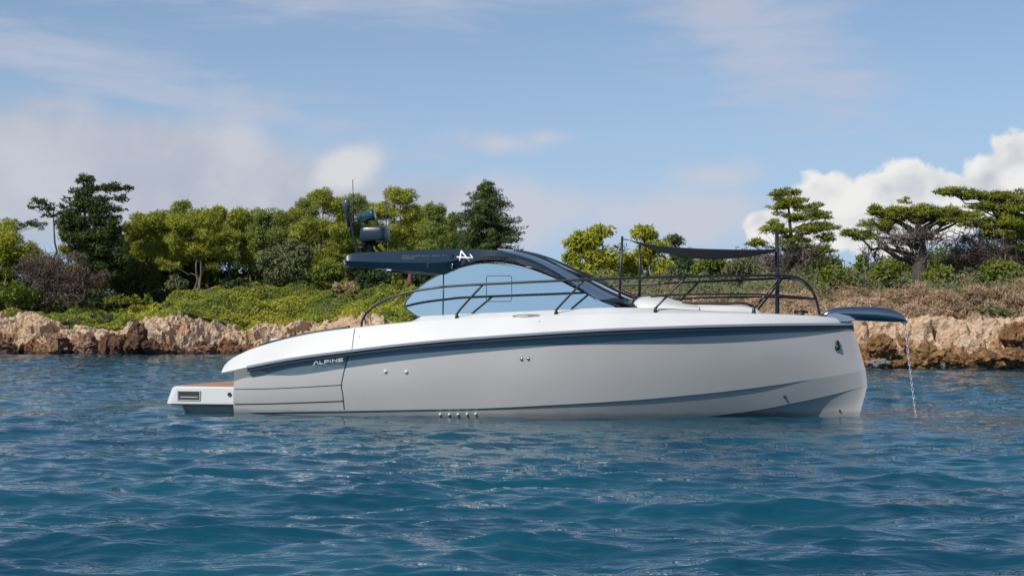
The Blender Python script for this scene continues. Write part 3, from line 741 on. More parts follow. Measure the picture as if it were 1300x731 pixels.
bare_bush('dead_shrub', 'tangled grey dead shrub at the foot of the dark trees on the left', 108, 75, [(60, 345, 34, 30, 60), (95, 352, 36, 26, 60), (45, 330, 24, 20, 30), (55, 374, 38, 18, 60), (100, 376, 34, 15, 50)], 25, L_DEAD2,
          leafy=[(65, 345, 42, 30, 22, 12), (105, 355, 30, 20, 12, 11)], r=0.03)


# ---- darker trees filling the shade behind the front rows
for i, (px, py, rx, ry, Y) in enumerate([(-60, 345, 50, 50, 120), (5, 350, 46, 46, 118), (60, 350, 44, 46, 116), (112, 358, 44, 36, 114), (172, 360, 44, 36, 114), (190, 325, 34, 48, 121), (225, 335, 40, 54, 120), (268, 325, 42, 56, 120), (315, 322, 42, 56, 120),
                                       (360, 325, 42, 44, 121), (405, 320, 42, 44, 121), (452, 322, 42, 46, 120), (500, 320, 42, 46, 120), (548, 318, 42, 48, 119), (600, 330, 40, 50, 112)]):
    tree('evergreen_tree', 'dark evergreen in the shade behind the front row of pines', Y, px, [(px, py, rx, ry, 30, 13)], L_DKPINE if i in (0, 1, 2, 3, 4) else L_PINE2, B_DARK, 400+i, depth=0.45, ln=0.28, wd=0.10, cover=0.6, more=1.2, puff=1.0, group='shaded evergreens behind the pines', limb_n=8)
for i, (px, py, rx, ry, Y) in enumerate([(735, 362, 50, 26, 94), (790, 362, 46, 30, 96), (845, 358, 46, 30, 96), (900, 356, 46, 26, 84), (955, 350, 44, 30, 80), (1010, 345, 44, 34, 78), (1040, 345, 36, 26, 77), (1135, 348, 40, 22, 76), (1195, 340, 44, 32, 77), (1250, 335, 44, 36, 77), (1310, 335, 44, 36, 77)]):
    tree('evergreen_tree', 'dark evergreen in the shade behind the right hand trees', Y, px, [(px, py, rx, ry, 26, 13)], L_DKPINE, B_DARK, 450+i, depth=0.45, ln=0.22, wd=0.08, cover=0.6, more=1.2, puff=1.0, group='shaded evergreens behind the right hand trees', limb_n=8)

for i, (px, lumps) in enumerate([(180, [(176, 292, 26, 20, 16, 9), (186, 322, 30, 24, 16, 11)]), (222, [(218, 282, 26, 18, 16, 9), (226, 318, 34, 30, 20, 11)]), (265, [(268, 284, 28, 18, 16, 9), (262, 322, 34, 28, 20, 11)]),
                              (318, [(316, 278, 26, 16, 16, 9), (318, 312, 34, 34, 24, 11)]), (366, [(366, 276, 26, 18, 16, 9), (362, 312, 34, 34, 24, 11)]), (392, [(390, 268, 24, 18, 16, 9), (396, 306, 34, 34, 24, 11)]),
                              (440, [(436, 266, 28, 20, 16, 9), (436, 308, 34, 36, 24, 11)]), (478, [(478, 268, 28, 22, 16, 9), (478, 310, 34, 34, 24, 11)]), (530, [(530, 276, 26, 20, 16, 9), (530, 312, 34, 34, 24, 11)]), (572, [(572, 284, 22, 16, 12, 9), (572, 315, 30, 30, 18, 11)])]):
    tree('pine_tree', 'pine closing the gap behind the front row of left hand pines', 117.5+(i % 3)*0.7, px, lumps, (L_PINE, L_PINE2)[i % 2], B_PINE, 600+i, more=1.5, group='second row of left hand pines', limb_n=10)
# ---- shrubs one can tell apart
for args in [
    ('low round green shrub at the left edge under the yellow pine', 107, 20, 372, 34, 16, 40, L_SHRUB),
    ('dark low shrub below the deep shade right of the tallest dark tree', 107, 165, 381, 36, 9, 41, L_SHRUB),
    ('grey green pointed shrub beneath the three bare trunks', 108, 225, 360, 15, 12, 42, L_OLIVE),
    ('flat clipped looking green shrub on the slope crest right of the bare trunks', 106, 305, 362, 32, 9, 43, L_DKSHRUB),
    ('grey green rounded shrub under the olive green pine', 108, 352, 338, 24, 26, 44, L_OLIVE),
    ('tall olive shrub below the tall green pine', 107, 378, 330, 20, 28, 45, L_OLIVE),
    ('green shrub with pointed lumps left of the hardtop stern end', 106, 418, 346, 28, 16, 46, L_SHRUB),
    ('brownish grey shrub on the slope left of the cockpit rail', 103, 437, 366, 20, 8, 47, L_DRY),
    ('dark shrub in the shade under the hardtop', 104, 475, 356, 30, 16, 48, L_DKSHRUB),
    ('bright green upright cone shaped shrub under the hardtop', 100, 505, 358, 9, 15, 49, L_SHRUB),
    ('dark green shrub left of the side glass under the hardtop', 103, 545, 352, 30, 18, 50, L_DKSHRUB),
    ('dark olive shrub between the windshield foot and the yellow pines', 82, 800, 372, 34, 15, 51, L_DKSHRUB),
    ('grey twiggy shrub just above the windshield foot', 78, 760, 372, 30, 16, 52, L_OLIVE),
    ('leafy green shrub under the middle of the awning', 74, 905, 340, 26, 18, 53, L_SHRUB),
    ('grey green rounded shrub under the front of the awning', 72, 940, 345, 24, 18, 54, L_OLIVE),
    ('dark green shrub below the aft half of the awning', 76, 868, 352, 26, 24, 55, L_DKSHRUB),
    ('broad green shrub left of the thick cypress trunk', 67, 1062, 356, 32, 20, 56, L_SHRUB),
    ('green shrub with dark hollow beside the thick cypress trunk', 68, 1125, 350, 24, 20, 57, L_SHRUB),
    ('very dark low shrub at the left foot of the thick cypress trunk', 66, 1128, 364, 26, 10, 58, L_DKSHRUB),
    ('mid green shrub right of the thick cypress trunk', 67.5, 1195, 352, 22, 18, 59, L_SHRUB),
    ('large green shrub below the spreading cypress at the right edge', 66.5, 1275, 350, 30, 20, 60, L_SHRUB),
    ('bright green shrub cut by the right edge of the photo', 65.5, 1300, 366, 18, 12, 61, L_SHRUB),
    ('small bright sapling shrub in the gap between two cypresses', 69, 1092, 335, 9, 14, 62, L_SHRUB),
    ('low green shrub on the dry bank above the right hand rocks', 61.5, 1262, 394, 36, 9, 63, L_OLIVE),
    ('pale yellow bush on the slope above the left cliff', 102, 270, 388, 26, 9, 64, L_LIME),
    ('grey shrub in a hollow of the left cliff top', 97.5, 205, 402, 13, 6, 65, L_RUST),
    ('grey patch of low scrub above the left cliff', 98.5, 128, 400, 20, 6, 66, L_OLIVE),
]:
    lab, Y, px, py, rx, ry, sd, lf = args
    far = Y > 90
    shrub(lab, Y, px, py, rx, ry, sd, lf, n=int(12+rx*ry/22), ln=0.24 if far else 0.18, wd=0.10 if far else 0.07)

# low dark undergrowth closing the foot of the left wood
for i, px in enumerate(range(-50, 350, 26)):
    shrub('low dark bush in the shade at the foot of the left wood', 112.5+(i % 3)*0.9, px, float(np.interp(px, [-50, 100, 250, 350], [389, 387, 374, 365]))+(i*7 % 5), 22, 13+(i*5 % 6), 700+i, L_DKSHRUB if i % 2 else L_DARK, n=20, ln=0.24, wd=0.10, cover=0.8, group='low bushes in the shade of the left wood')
for i, px in enumerate((196, 220, 244, 268, 292, 316, 340)):
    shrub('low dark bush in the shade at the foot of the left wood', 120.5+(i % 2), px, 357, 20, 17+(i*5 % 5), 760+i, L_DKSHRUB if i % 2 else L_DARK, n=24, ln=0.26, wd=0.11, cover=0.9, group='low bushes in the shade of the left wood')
# rounded dry bushes on the right bank
for i, (px, py, rx, ry, Y) in enumerate([(1095, 388, 26, 15, 62), (1075, 378, 24, 13, 64), (1130, 380, 28, 15, 63), (1165, 376, 26, 17, 63), (1200, 384, 28, 17, 62), (1192, 400, 17, 13, 60.5), (1232, 374, 26, 15, 63.5), (1150, 396, 24, 12, 61),
                                       (1100, 402, 24, 10, 60.5), (1265, 372, 26, 13, 64), (1225, 394, 22, 12, 61.5), (1300, 380, 26, 14, 63), (1040, 384, 30, 13, 65), (1000, 380, 30, 13, 67), (960, 378, 30, 14, 69), (1240, 404, 20, 8, 60.5)]):
    shrub('rounded dry brown bush on the bank above the right hand rocks', Y, px, py, rx, ry, 500+i, L_DRY, n=int(10+rx*ry/26), ln=0.20, wd=0.022, cover=0.55, group='dry bushes on the right bank', name='dry_bush')

rt = tag(empty('bare_trunk', (0, 0, 0)), 'reddish bare trunk standing under the hardtop beside the side glass', 'tree', 'trees on the island')
r_ = np.random.default_rng(77); mb = MB(); c = U(521, 368, 101); rt.location = tuple(c)
limb(mb, c-np.array((0, 0, .3)), U(521, 338, 101), 0.24, 0.14, r_, 6, 8, 0, 0.02); limb(mb, U(521, 352, 101), U(528, 338, 101), 0.1, 0.06, r_, 4, 6)
mb.build('trunk', B_RED, rt, True, c)

# ---- ground cover nobody could count
def cover_on_land(name, n, xr, dr, leaf, ln, wd, seed, hmax, label, thin=None):
    rng = np.random.default_rng(seed)
    x = rng.uniform(xr[0], xr[1], n); d = rng.uniform(dr[0], dr[1], n); y = shore_Y(x)+d
    keep = d > veg_line(x)+0.1+1.0*fbm(np.stack((x*0.5, y*0.5, 0*x), 1), 3, 71)
    if thin is not None: keep &= thin(x, y, d, rng)
    x, y, d = x[keep], y[keep], d[keep]
    z = ground(x, y)+mound_h(x, y)*sstep(d, 2.6, 5)
    lumpy = 0.5+0.5*fbm(np.stack((x*0.8, y*0.8, 0*x), 1), 3, seed+2)
    z = z+hmax*np.clip(lumpy*1.25, 0, 1)*(0.35+0.65*rng.random(len(x)))
    V = leaf_quads(np.stack((x, y, z), 1), np.tile((-0.1, -0.3, 0.9), (len(x), 1)), ln, wd, rng, 0.75, 0.2)
    o = mesh_object(name, V, quad_idx(len(x)), leaf, smooth=False)
    return tag(o, label, None, None, 'stuff')
cover_on_land('ground_cover', 230000, (-48, 3), (3.0, 22), L_MAT, 0.13, 0.075, 301, 0.32, 'low green mat of coastal plants on the slope above the left cliff', lambda x, y, d, r: r.random(len(x)) < 1-side(x)*0.9)
cover_on_land('dry_scrub', 70000, (0, 40), (2.6, 12), L_DRY, 0.20, 0.03, 302, 0.35, 'dry brown twiggy scrub on the bank above the right hand rocks', lambda x, y, d, r: r.random(len(x)) < side(x))
cover_on_land('green_undergrowth', 52000, (0, 40), (7.0, 20), L_OLIVE, 0.16, 0.06, 303, 1.15, 'green undergrowth around the cypress trunks', lambda x, y, d, r: r.random(len(x)) < side(x))

# coral red cover on the rocks at the right edge
k = 57.5/F; c = U(1297, 412, 57.5)
mb = MB(); n = 14
gx, gy = np.meshgrid(np.linspace(-1, 1, n), np.linspace(-1, 1, n), indexing='ij')
hgt = np.clip(1-(gx**2+gy**2)*0.45, 0, 1)**0.7*0.20+0.03*np.sin(gx*6+gy*3)
T = np.stack((c[0]+gx*0.42+gy*0.05, c[1]+gy*0.35, c[2]-0.08+hgt), -1).reshape(-1, 3); B = T-np.array((0, 0, 0.02))
mb.add(T, grid_faces(n, n)); mb.add(B, grid_faces(n, n, True))
ob = mb.build('cloth_cover', material('coral_cloth', (0.62, 0.085, 0.075), 0.7), None, True, tuple(c))
tag(ob, 'coral red cloth lying on the rocks at the right edge of the photo', 'cloth')
# ------------------------------------------------------------------ the motor yacht, built in its own frame: x forward, -y the side we see, z up
YAW = math.radians(12.0); CA, SA = math.cos(YAW), math.sin(YAW); YC = 26.0
yacht = tag(empty('motor_yacht', (0, YC, 0), -YAW), 'grey and white motor yacht with dark hardtop lying at anchor', 'yacht')
def L(px, py, b):
    k = (px-CX)/F; s = (k*(YC-b*CA)+b*SA)/(CA+k*SA); Y = YC-s*SA-b*CA
    return np.array((s, -b, H+(HY-py)*Y/F))
def mir(P): return np.asarray(P)*np.array((1, -1, 1))

def paint(name, base, rough=0.25, coat=0.6, metal=0.0, wear=0.03):
    def f(q, b):
        t = q.new('ShaderNodeTexCoord').outputs['Object']
        n = q.noise(t, 0.9, 3, 0.5, 0.3)
        lo = tuple(c*(1-wear*1.5) for c in base); hi = tuple(min(1, c*(1+wear)) for c in base)
        q.put(b.inputs['Base Color'], q.mix(q.ss(n, 0.3, 0.7), lo, hi))
        q.put(b.inputs['Roughness'], q.m('ADD', rough-0.02, q.m('MULTIPLY', n, 0.05)))
    return material(name, base, rough, metal, coat, build=f)
def hull_f(q, b):
    t = q.new('ShaderNodeTexCoord').outputs['Object']; sp = q.new('ShaderNodeSeparateXYZ'); q.put(sp.inputs[0], t)
    n = q.noise(t, 0.9, 3, 0.5, 0.3); mp = q.new('ShaderNodeMapping'); q.put(mp.inputs[0], t); mp.inputs['Scale'].default_value = (5.0, 1.0, 0.5)
    st_ = q.noise(mp.outputs[0], 1.6, 5, 0.65, 0.2)                       # faint salt runs
    c = q.mix(q.ss(n, 0.3, 0.7), (0.390, 0.379, 0.367), (0.410, 0.398, 0.386)); c = q.mix(q.ss(st_, 0.55, 0.8, 0.0, 0.10), c, (0.55, 0.55, 0.54))
    wl = q.ss(q.m('ADD', sp.outputs[2], q.m('MULTIPLY', q.noise(t, 2.5, 3, 0.6), 0.10)), 0.06, 0.14, 1.0, 0.0)      # wet stained band at the waterline
    q.put(b.inputs['Base Color'], q.mix(q.m('MULTIPLY', wl, 0.55), c, (0.15, 0.145, 0.125)))
    q.put(b.inputs['Roughness'], q.m('SUBTRACT', 0.22, q.m('MULTIPLY', wl, 0.12)))
P_GREY = material('hull_grey_paint', (0.4, 0.388, 0.376), 0.22, 0.0, 0.7, build=hull_f)
P_BAND = paint('band_blue_grey', (0.170, 0.235, 0.285), 0.13, 0.6)  # blue-grey tint over the hull band below the rub rail
P_WHITE = paint('deck_white_gelcoat', (0.60, 0.60, 0.59), 0.35, 0.3)
P_NAVY = paint('hardtop_navy_paint', (0.007, 0.022, 0.040), 0.14, 0.4)
P_BLACK = material('black_trim', (0.012, 0.012, 0.014), 0.4)
P_RAIL = material('rail_dark_coating', (0.02, 0.022, 0.026), 0.32, 0.2)
P_STEEL = material('polished_steel', (0.55, 0.56, 0.58), 0.16, 1.0)
P_GLASS = material('mirror_tinted_glass', (0.80, 0.95, 0.86), 0.04, 1.0, 0.0)
P_WIND = material('windshield_glass', (0.30, 0.37, 0.43), 0.06, 0.85, 0.6)
P_SEAM = material('panel_gap', (0.03, 0.03, 0.032), 0.7)
P_CLOTH = material('dark_awning_cloth', (0.030, 0.030, 0.034), 0.9)
P_LETTER = material('white_lettering', (0.80, 0.81, 0.82), 0.4)
P_FAINT = material('faint_silver_lettering', (0.13, 0.145, 0.16), 0.4)
P_GALV = material('galvanised_chain', (0.46, 0.47, 0.48), 0.42, 0.35)
P_CUSH = paint('cushion_vinyl', (0.60, 0.59, 0.58), 0.6, 0.0)
P_LILAC = paint('pale_cushion', (0.56, 0.55, 0.58), 0.6, 0.0)
P_RADAR = paint('radar_dark_blue', (0.006, 0.022, 0.042), 0.36, 0.1)
def teak_f(q, b):
    t = q.new('ShaderNodeTexCoord').outputs['Object']; sp = q.new('ShaderNodeSeparateXYZ'); q.put(sp.inputs[0], t)
    pl = q.m('FRACT', q.m('MULTIPLY', sp.outputs[1], 16)); seam = q.ss(pl, 0.0, 0.10)
    mp = q.new('ShaderNodeMapping'); q.put(mp.inputs[0], t); mp.inputs['Scale'].default_value = (3, 40, 3)
    c = q.mix(q.noise(mp.outputs[0], 1.0, 5, 0.6), (0.30, 0.15, 0.085), (0.46, 0.25, 0.15))
    q.put(b.inputs['Base Color'], q.mix(seam, (0.03, 0.025, 0.02), c)); b.inputs['Roughness'].default_value = 0.7
P_TEAK = material('teak_planks', build=teak_f)

# ---- guiding lines of the hull (photo column -> photo row), half beams by column
R_ = curve([(281, 473.5), (297, 470), (313, 466.5), (375, 455), (440, 446.3), (500, 439), (570, 432.3), (640, 427), (700, 423), (770, 419), (840, 416.2), (920, 413.8), (1000, 412.3), (1083, 411.6)])
K_ = curve([(297, 484), (313, 479), (345, 476.5), (370, 476.5), (400, 473.2), (440, 467), (500, 459), (570, 451), (640, 444.5), (700, 439.5), (770, 434.5), (840, 430), (920, 426), (1000, 422.5), (1085, 420)])
S_ = curve([(297, 524), (440, 521.5), (520, 520), (600, 518.5), (700, 514), (800, 508), (900, 499), (960, 492), (1040, 480), (1099, 470)])
C_ = curve([(297, 540), (700, 541), (840, 535), (900, 528.5), (960, 520.5), (1020, 509), (1060, 500), (1101, 489)])
U_ = curve([(297, 562), (700, 572), (1000, 566), (1083, 558)])
G_ = curve([(284, 465.5), (292, 457.5), (305, 450), (320, 443.5), (340, 437), (375, 428), (410, 421.5), (445, 417), (500, 411), (540, 407.5), (580, 405), (640, 402.5), (706, 400), (780, 398.5), (832, 397.8), (900, 397.8), (957, 398.6), (1010, 400.6), (1046, 402.8), (1081, 409)])
D_ = curve([(284, 465), (305, 450.5), (340, 437.5), (445, 418), (520, 410), (526, 407), (533, 402.4), (560, 400.6), (600, 398.6), (650, 396.4), (700, 394.3), (780, 391), (830, 391.5), (880, 394), (960, 398), (1040, 402), (1079, 409)])
def taper(p, p0, p1, e): s = max(0.0, min(1.0, (p-p0)/(p1-p0))); return 1-s**e
aft = curve([(281, 1.60), (300, 1.70), (400, 1.88), (540, 1.95), (1100, 1.95)])
bR = lambda p: max(0.03, aft(p)*taper(p, 680, 1084, 2.3))
bK = lambda p: max(0.03, (aft(p)-0.09)*taper(p, 670, 1086, 2.2))
bS = lambda p: max(0.03, (aft(p)-0.15)*taper(p, 630, 1101, 2.0))
bC = lambda p: max(0.03, (aft(p)-0.28)*taper(p, 590, 1102, 1.75))
bU = lambda p: max(0.02, 1.05*taper(p, 450, 1084, 1.5))
bG = lambda p: max(0.02, bR(p)*0.862)
bD = lambda p: max(0.015, bG(p)-0.24*min(1, bG(p)/0.6))

NST = 110
tt = np.concatenate((np.linspace(0, 0.1, 14, endpoint=False), np.linspace(0.1, 0.85, 66, endpoint=False), np.linspace(0.85, 1.0, 31)))
def row(cv, s, e, bf, dpy=0.0, db=0.0):
    out = []
    for t in tt:
        p = s+(e-s)*t; y = cv(p)+(dpy(p) if callable(dpy) else dpy); b = bf(p)+(db(p) if callable(db) else db)
        out.append(L(p, y, max(b, 0.01)))
    return np.array(out)
def blend_row(a, b, f, bulge=0.0):
    o = a*(1-f)+b*f; w = np.clip(np.minimum(-a[:, 1], -b[:, 1])/0.8, 0, 1); o[:, 1] -= bulge*w; return o
rR = row(R_, 281, 1083, bR)
rKb = row(K_, 297, 1085, bK)
kq = lambda p: 0.0 if p > 350 else -(K_(p)-R_(p))*(1-sstep(p, 312, 350))
rKa = row(K_, 297, 1085, bK, lambda p: -0.5+kq(p), lambda p: 0.004+(bR(p)-bK(p))*(1-float(sstep(p, 312, 350))))
fadeS = lambda p: 1-float(sstep(p, 960, 1045))
rS = row(S_, 297, 1099, bS); rS2 = row(S_, 297, 1099, bS, lambda p: 1.6*fadeS(p), lambda p: -0.032*fadeS(p))
rM1 = blend_row(rKb, rS, 0.33, 0.035); rM2 = blend_row(rKb, rS, 0.67, 0.035)
rC = row(C_, 297, 1101, bC); rC2 = row(C_, 297, 1101, bC, 1.2, lambda p: -0.04*min(1, bC(p)/0.5))
rU = row(U_, 297, 1083, bU)
rKeel = rU.copy(); rKeel[:, 1] = -0.004; rKeel[:, 2] -= 0.15
HULL_ROWS = [rR, rKa, rKb, rM1, rM2, rS, rS2, rC, rC2, rU]

def loft(mb, rows, mi=0, both=True):
    for sgn in ((1, -1) if both else (1,)):
        V = np.concatenate([r*np.array((1, sgn, 1)) for r in rows]); n = len(rows[0])
        mb.add(V, grid_faces(len(rows), n, flip=(sgn > 0)), mi if isinstance(mi, int) else 0)
hb = MB()
nb = len(tt)
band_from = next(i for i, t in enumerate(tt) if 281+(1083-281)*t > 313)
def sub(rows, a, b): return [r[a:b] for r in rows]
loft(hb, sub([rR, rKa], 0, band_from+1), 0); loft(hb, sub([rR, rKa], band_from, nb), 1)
loft(hb, [rKa, rKb], 0)
loft(hb, [rKb, rM1, rM2, rS]); loft(hb, [rS, rS2]); loft(hb, [rS2, blend_row(rS2, rC, 0.5, 0.01), rC]); loft(hb, [rC, rC2]); rV = blend_row(rC2, rU, 0.42); fV = sstep(297+(1090-297)*tt, 820, 1010); rV[:, 1] = rV[:, 1]*(1-fV)+fV*(rC2[:, 1]*0.30+rU[:, 1]*0.35)
loft(hb, [rC2, blend_row(rC2, rV, 0.5, -0.01), rV, rU]); loft(hb, [rU, rKeel])
allr = [rR, rKa, rKb, rM1, rM2, rS, rS2, rC, rC2, rU, rKeel]
st = np.array([r[0] for r in allr]); n = len(st)                                 # transom
hb.add(np.concatenate((st, mir(st))), [(i, i+1, n+i+1, n+i) for i in range(n-1)], 0)
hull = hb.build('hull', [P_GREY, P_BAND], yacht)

from mathutils.bvhtree import BVHTree
RM = np.array(((CA, SA, 0), (-SA, CA, 0), (0, 0, 1)))
def lay_on(ob):
    """returns f(px, py, out): the point of this surface that the photo shows there, lifted off it by out"""
    me = ob.data; tree_ = BVHTree.FromPolygons([v.co[:] for v in me.vertices], [p.vertices[:] for p in me.polygons])
    o = RM.T@(np.array((0, 0, H))-np.array((0, YC, 0)))
    def f(px, py, out=0.0):
        d = RM.T@np.array(((px-CX)/F, 1.0, (HY-py)/F)); d /= np.linalg.norm(d)
        h_ = tree_.ray_cast(Vector(o), Vector(d))
        if h_[0] is None: return L(px, py, 1.6)
        nrm = np.array(h_[1]); nrm *= -np.sign(nrm@d)
        return np.array(h_[0])+nrm*out
    return f
hull_hit = lay_on(hull)
def hull_b(px, py):
    """half beam of the near hull side where the photo shows (px, py)"""
    ys = [R_(px), K_(px), (K_(px)+S_(px))/2, S_(px), C_(px), U_(px)]; bs = [bR(px), bK(px), (bK(px)+bS(px))/2+0.03, bS(px), bC(px), bU(px)]
    return float(np.interp(py, ys, bs))
def on_hull(px, py, out=0.006): return hull_hit(px, py, out)

# panel gaps of the fold-out terrace in the hull side
mb = MB()
def gap(pts, r=0.007, n=8):
    P = spline(pts, n); mb.add(*tube_geo([on_hull(x, y, 0.001) for x, y in P], r, 5))
gap([(446, 447.5), (442, 452), (437, 470), (433.5, 489), (435, 500), (437, 519)], 0.010)
gap([(298, 494), (345, 493), (390, 491), (433, 488.5)]); gap([(298, 512.8), (345, 512), (390, 510.5), (436, 508.8)], 0.010)
mb.build('panel_gap', P_SEAM, hull)
# lettering on the band
STROKES = {'A': [((0, 0), (.42, 1)), ((.42, 1), (.62, 1)), ((.62, 1), (1, 0))], 'L': [((0, 1), (0, 0)), ((0, 0), (1, 0))], 'P': [((0, 0), (0, 1)), ((0, 1), (1, 1)), ((1, 1), (1, .45)), ((1, .45), (0, .45))],
           'I': [((.5, 0), (.5, 1))], 'N': [((0, 0), (0, 1)), ((0, 1), (1, 0)), ((1, 0), (1, 1))], 'E': [((0, 0), (1, 0)), ((0, .5), (.9, .5)), ((0, 1), (1, 1)), ((0, 0), (0, 1))]}
def stroke(mb, A_, B_, w, f, dep=0.0):
    """flat stroke between photo points, laid on the surface f(px, py)"""
    a, b = np.array(A_, float), np.array(B_, float); d = b-a; l = np.linalg.norm(d)+1e-9; d /= l; nrm = np.array((-d[1], d[0]))*w/2
    a, b = a-d*w*0.3, b+d*w*0.3; n = max(2, int(l/1.2)+1); ts = np.linspace(0, 1, n+1)
    mb.add([f(*(a+(b-a)*t+nrm*e)) for t in ts for e in (1, 0, -1)], grid_faces(n+1, 3))
mb = MB()
for ch, x0, x1 in (('A', 399, 405.2), ('L', 407, 410.8), ('P', 413, 417.6), ('I', 419.4, 421), ('N', 423, 428.6), ('E', 431, 436)):
    for (u0, v0), (u1, v1) in STROKES[ch]:
        f_ = lambda u, v: (x0+(x1-x0)*u, 462.0-(x0+(x1-x0)*u-399)*0.128-v*3.5)
        stroke(mb, f_(u0, v0), f_(u1, v1), 1.05, lambda x, y: on_hull(x, y, 0.034))
mb.build('lettering', P_LETTER, hull, False)
# outlets and fittings on the hull side
def fitting(px, py, r, mat, name='outlet', rim=P_STEEL):
    c = on_hull(px, py, 0.0); V, Fc = lathe_geo([(r, -0.01), (r, 0.010), (r*0.8, 0.022), (r*0.45, 0.034), (0.002, 0.038)], 12)
    V = np.stack((V[:, 0], -V[:, 2], V[:, 1]), 1)+c
    k = len(V)
    return MB().add(V, Fc).build(name, rim, hull)
for x, y in ((489.5, 471.5), (516, 472)): fitting(x, y, 0.034, P_WHITE, 'outlet', P_WHITE)
for x, y in ((662, 455.5), (670.5, 455)): fitting(x, y, 0.030, P_STEEL)
for x, y in ((559, 526), (570.5, 526), (581.5, 525.8), (593, 525.6), (604, 525.4)): fitting(x, y, 0.026, P_WHITE, 'outlet', P_WHITE)
fitting(996, 503, 0.026, P_SEAM, 'outlet', P_SEAM); fitting(1066, 521, 0.018, P_SEAM, 'outlet', P_SEAM)
mb = MB()                                                        # black hook shaped fitting on the bow
for (x, y, r) in ((1062.5, 434.5, 0.035), (1062.5, 441, 0.05)):
    c = on_hull(x, y, 0.02); mb.add(*lathe_geo([(0.01, -r), (r*.8, -r*.6), (r, 0), (r*.8, r*.6), (0.01, r)], 10, c))
mb.add(*tube_geo([on_hull(1061, 433, 0.03), on_hull(1061.5, 437, 0.03), on_hull(1064.5, 439, 0.03), on_hull(1063.5, 443, 0.03), on_hull(1060, 443.5, 0.02)], 0.02, 6))
mb.build('bow_eye', P_BLACK, hull)

# rub rail: steel strip over a dark rubber strip
def strip(curve_f, s, e, bf, h0, h1, out, n=90):
    """solid strip along the hull between rows +h0 and +h1 (photo px), standing proud by out"""
    a, b, c_, d = [], [], [], []
    for t in np.linspace(0, 1, n):
        p = s+(e-s)*t; y = curve_f(p); o = out*min(1, bf(p)/0.25+0.25)
        a.append(L(p, y+h0, bf(p)-0.02)); b.append(L(p, y+h0+0.5, bf(p)+o)); c_.append(L(p, y+h1-0.5, bf(p)+o)); d.append(L(p, y+h1, bf(p)-0.03))
    return [np.array(v) for v in (a, b, c_, d)]
mb = MB(); rows = strip(R_, 313, 1083.5, bR, -2.4, 1.5, 0.05)
for sgn in (1, -1): mb.add(np.concatenate([r*np.array((1, sgn, 1)) for r in rows]), grid_faces(4, 90, flip=sgn > 0))
rr_ = mb.build('rub_rail', paint('rub_rail_grey', (0.48, 0.49, 0.50), 0.25, 0.3, 0.8), yacht, False)
mb = MB(); rows = strip(R_, 314, 1083, bR, 1.4, 6.0, 0.026)
for sgn in (1, -1): mb.add(np.concatenate([r*np.array((1, sgn, 1)) for r in rows]), grid_faces(4, 90, flip=sgn > 0))
mb.build('rubber_strip', paint('rubber_navy', (0.018, 0.028, 0.04), 0.4, 0.1), rr_, False)

# ---- white topsides, coaming, deck and sunken cockpit
rR0 = row(R_, 281, 1083, bR, -0.4)
rG = row(G_, 284, 1081, bG); rGa = blend_row(rR0, rG, 0.5, 0.012); rGb = row(G_, 285, 1080.5, lambda p: bG(p)-0.03*min(1, bG(p)/.4), -0.9)
rD = row(D_, 285, 1079, bD); rDb = row(D_, 285, 1078.5, lambda p: bD(p)-0.03*min(1, bD(p)/.4), -0.6)
mb = MB()
loft(mb, [rR0, rGa, rG]); loft(mb, [rG, rGb, blend_row(rGb, rD, 0.5), rD, rDb])
px_s = 285+(1079-285)*tt
drop = 0.72*sstep(px_s, 348, 356)*(1-sstep(px_s, 522, 530))
e1 = rDb.copy(); e1[:, 1] += 0.02*np.clip(-rDb[:, 1]/.4, 0, 1); e1[:, 2] -= drop
e2 = e1.copy(); e2[:, 1] = -0.002; e2[:, 2] += 0.03*np.clip(-rDb[:, 1], 0, 1)
loft(mb, [rDb, e1]); loft(mb, [e1, e2])
st = np.array([r[0] for r in (rR0, rGa, rG, rGb, rD, rDb)]); n = len(st)
mb.add(np.concatenate((st, mir(st))), [(i, i+1, n+i+1, n+i) for i in range(n-1)])
deck = mb.build('deck', P_WHITE, yacht)
deck_hit = lay_on(deck)
def on_white(px, py, out=0.004):
    return deck_hit(px, py, out)
mb = MB(); mb.add(*tube_geo([on_white(450.5, 417.5), on_white(449.6, 422), on_white(448.3, 432), on_white(446.8, 443)], 0.006, 5))
mb.build('panel_gap', P_SEAM, deck)
mb = MB()                                                         # flush oval pull in the coaming
pp = [on_white(668+18*math.cos(a), 401.0+1.7*math.sin(a)-0.5*math.cos(a), 0.004) for a in np.linspace(0, 2*math.pi, 20, endpoint=False)]
mb.add(np.concatenate((pp, np.array(pp)+np.array((0, 0.05, 0)))), [tuple(range(20))]+[(i, (i+1) % 20, 20+(i+1) % 20, 20+i) for i in range(20)])
mb.build('recess', material('recess_grey', (0.10, 0.095, 0.09), 0.6), deck, False)
for x, y in ((456, 427), (685, 408)):
    c = on_white(x, y, 0.0); mb = MB(); V, Fc = lathe_geo([(0.012, -0.005), (0.012, 0.008), (0.003, 0.01)], 8); mb.add(V+c, Fc); mb.build('snap_button', P_STEEL, deck)

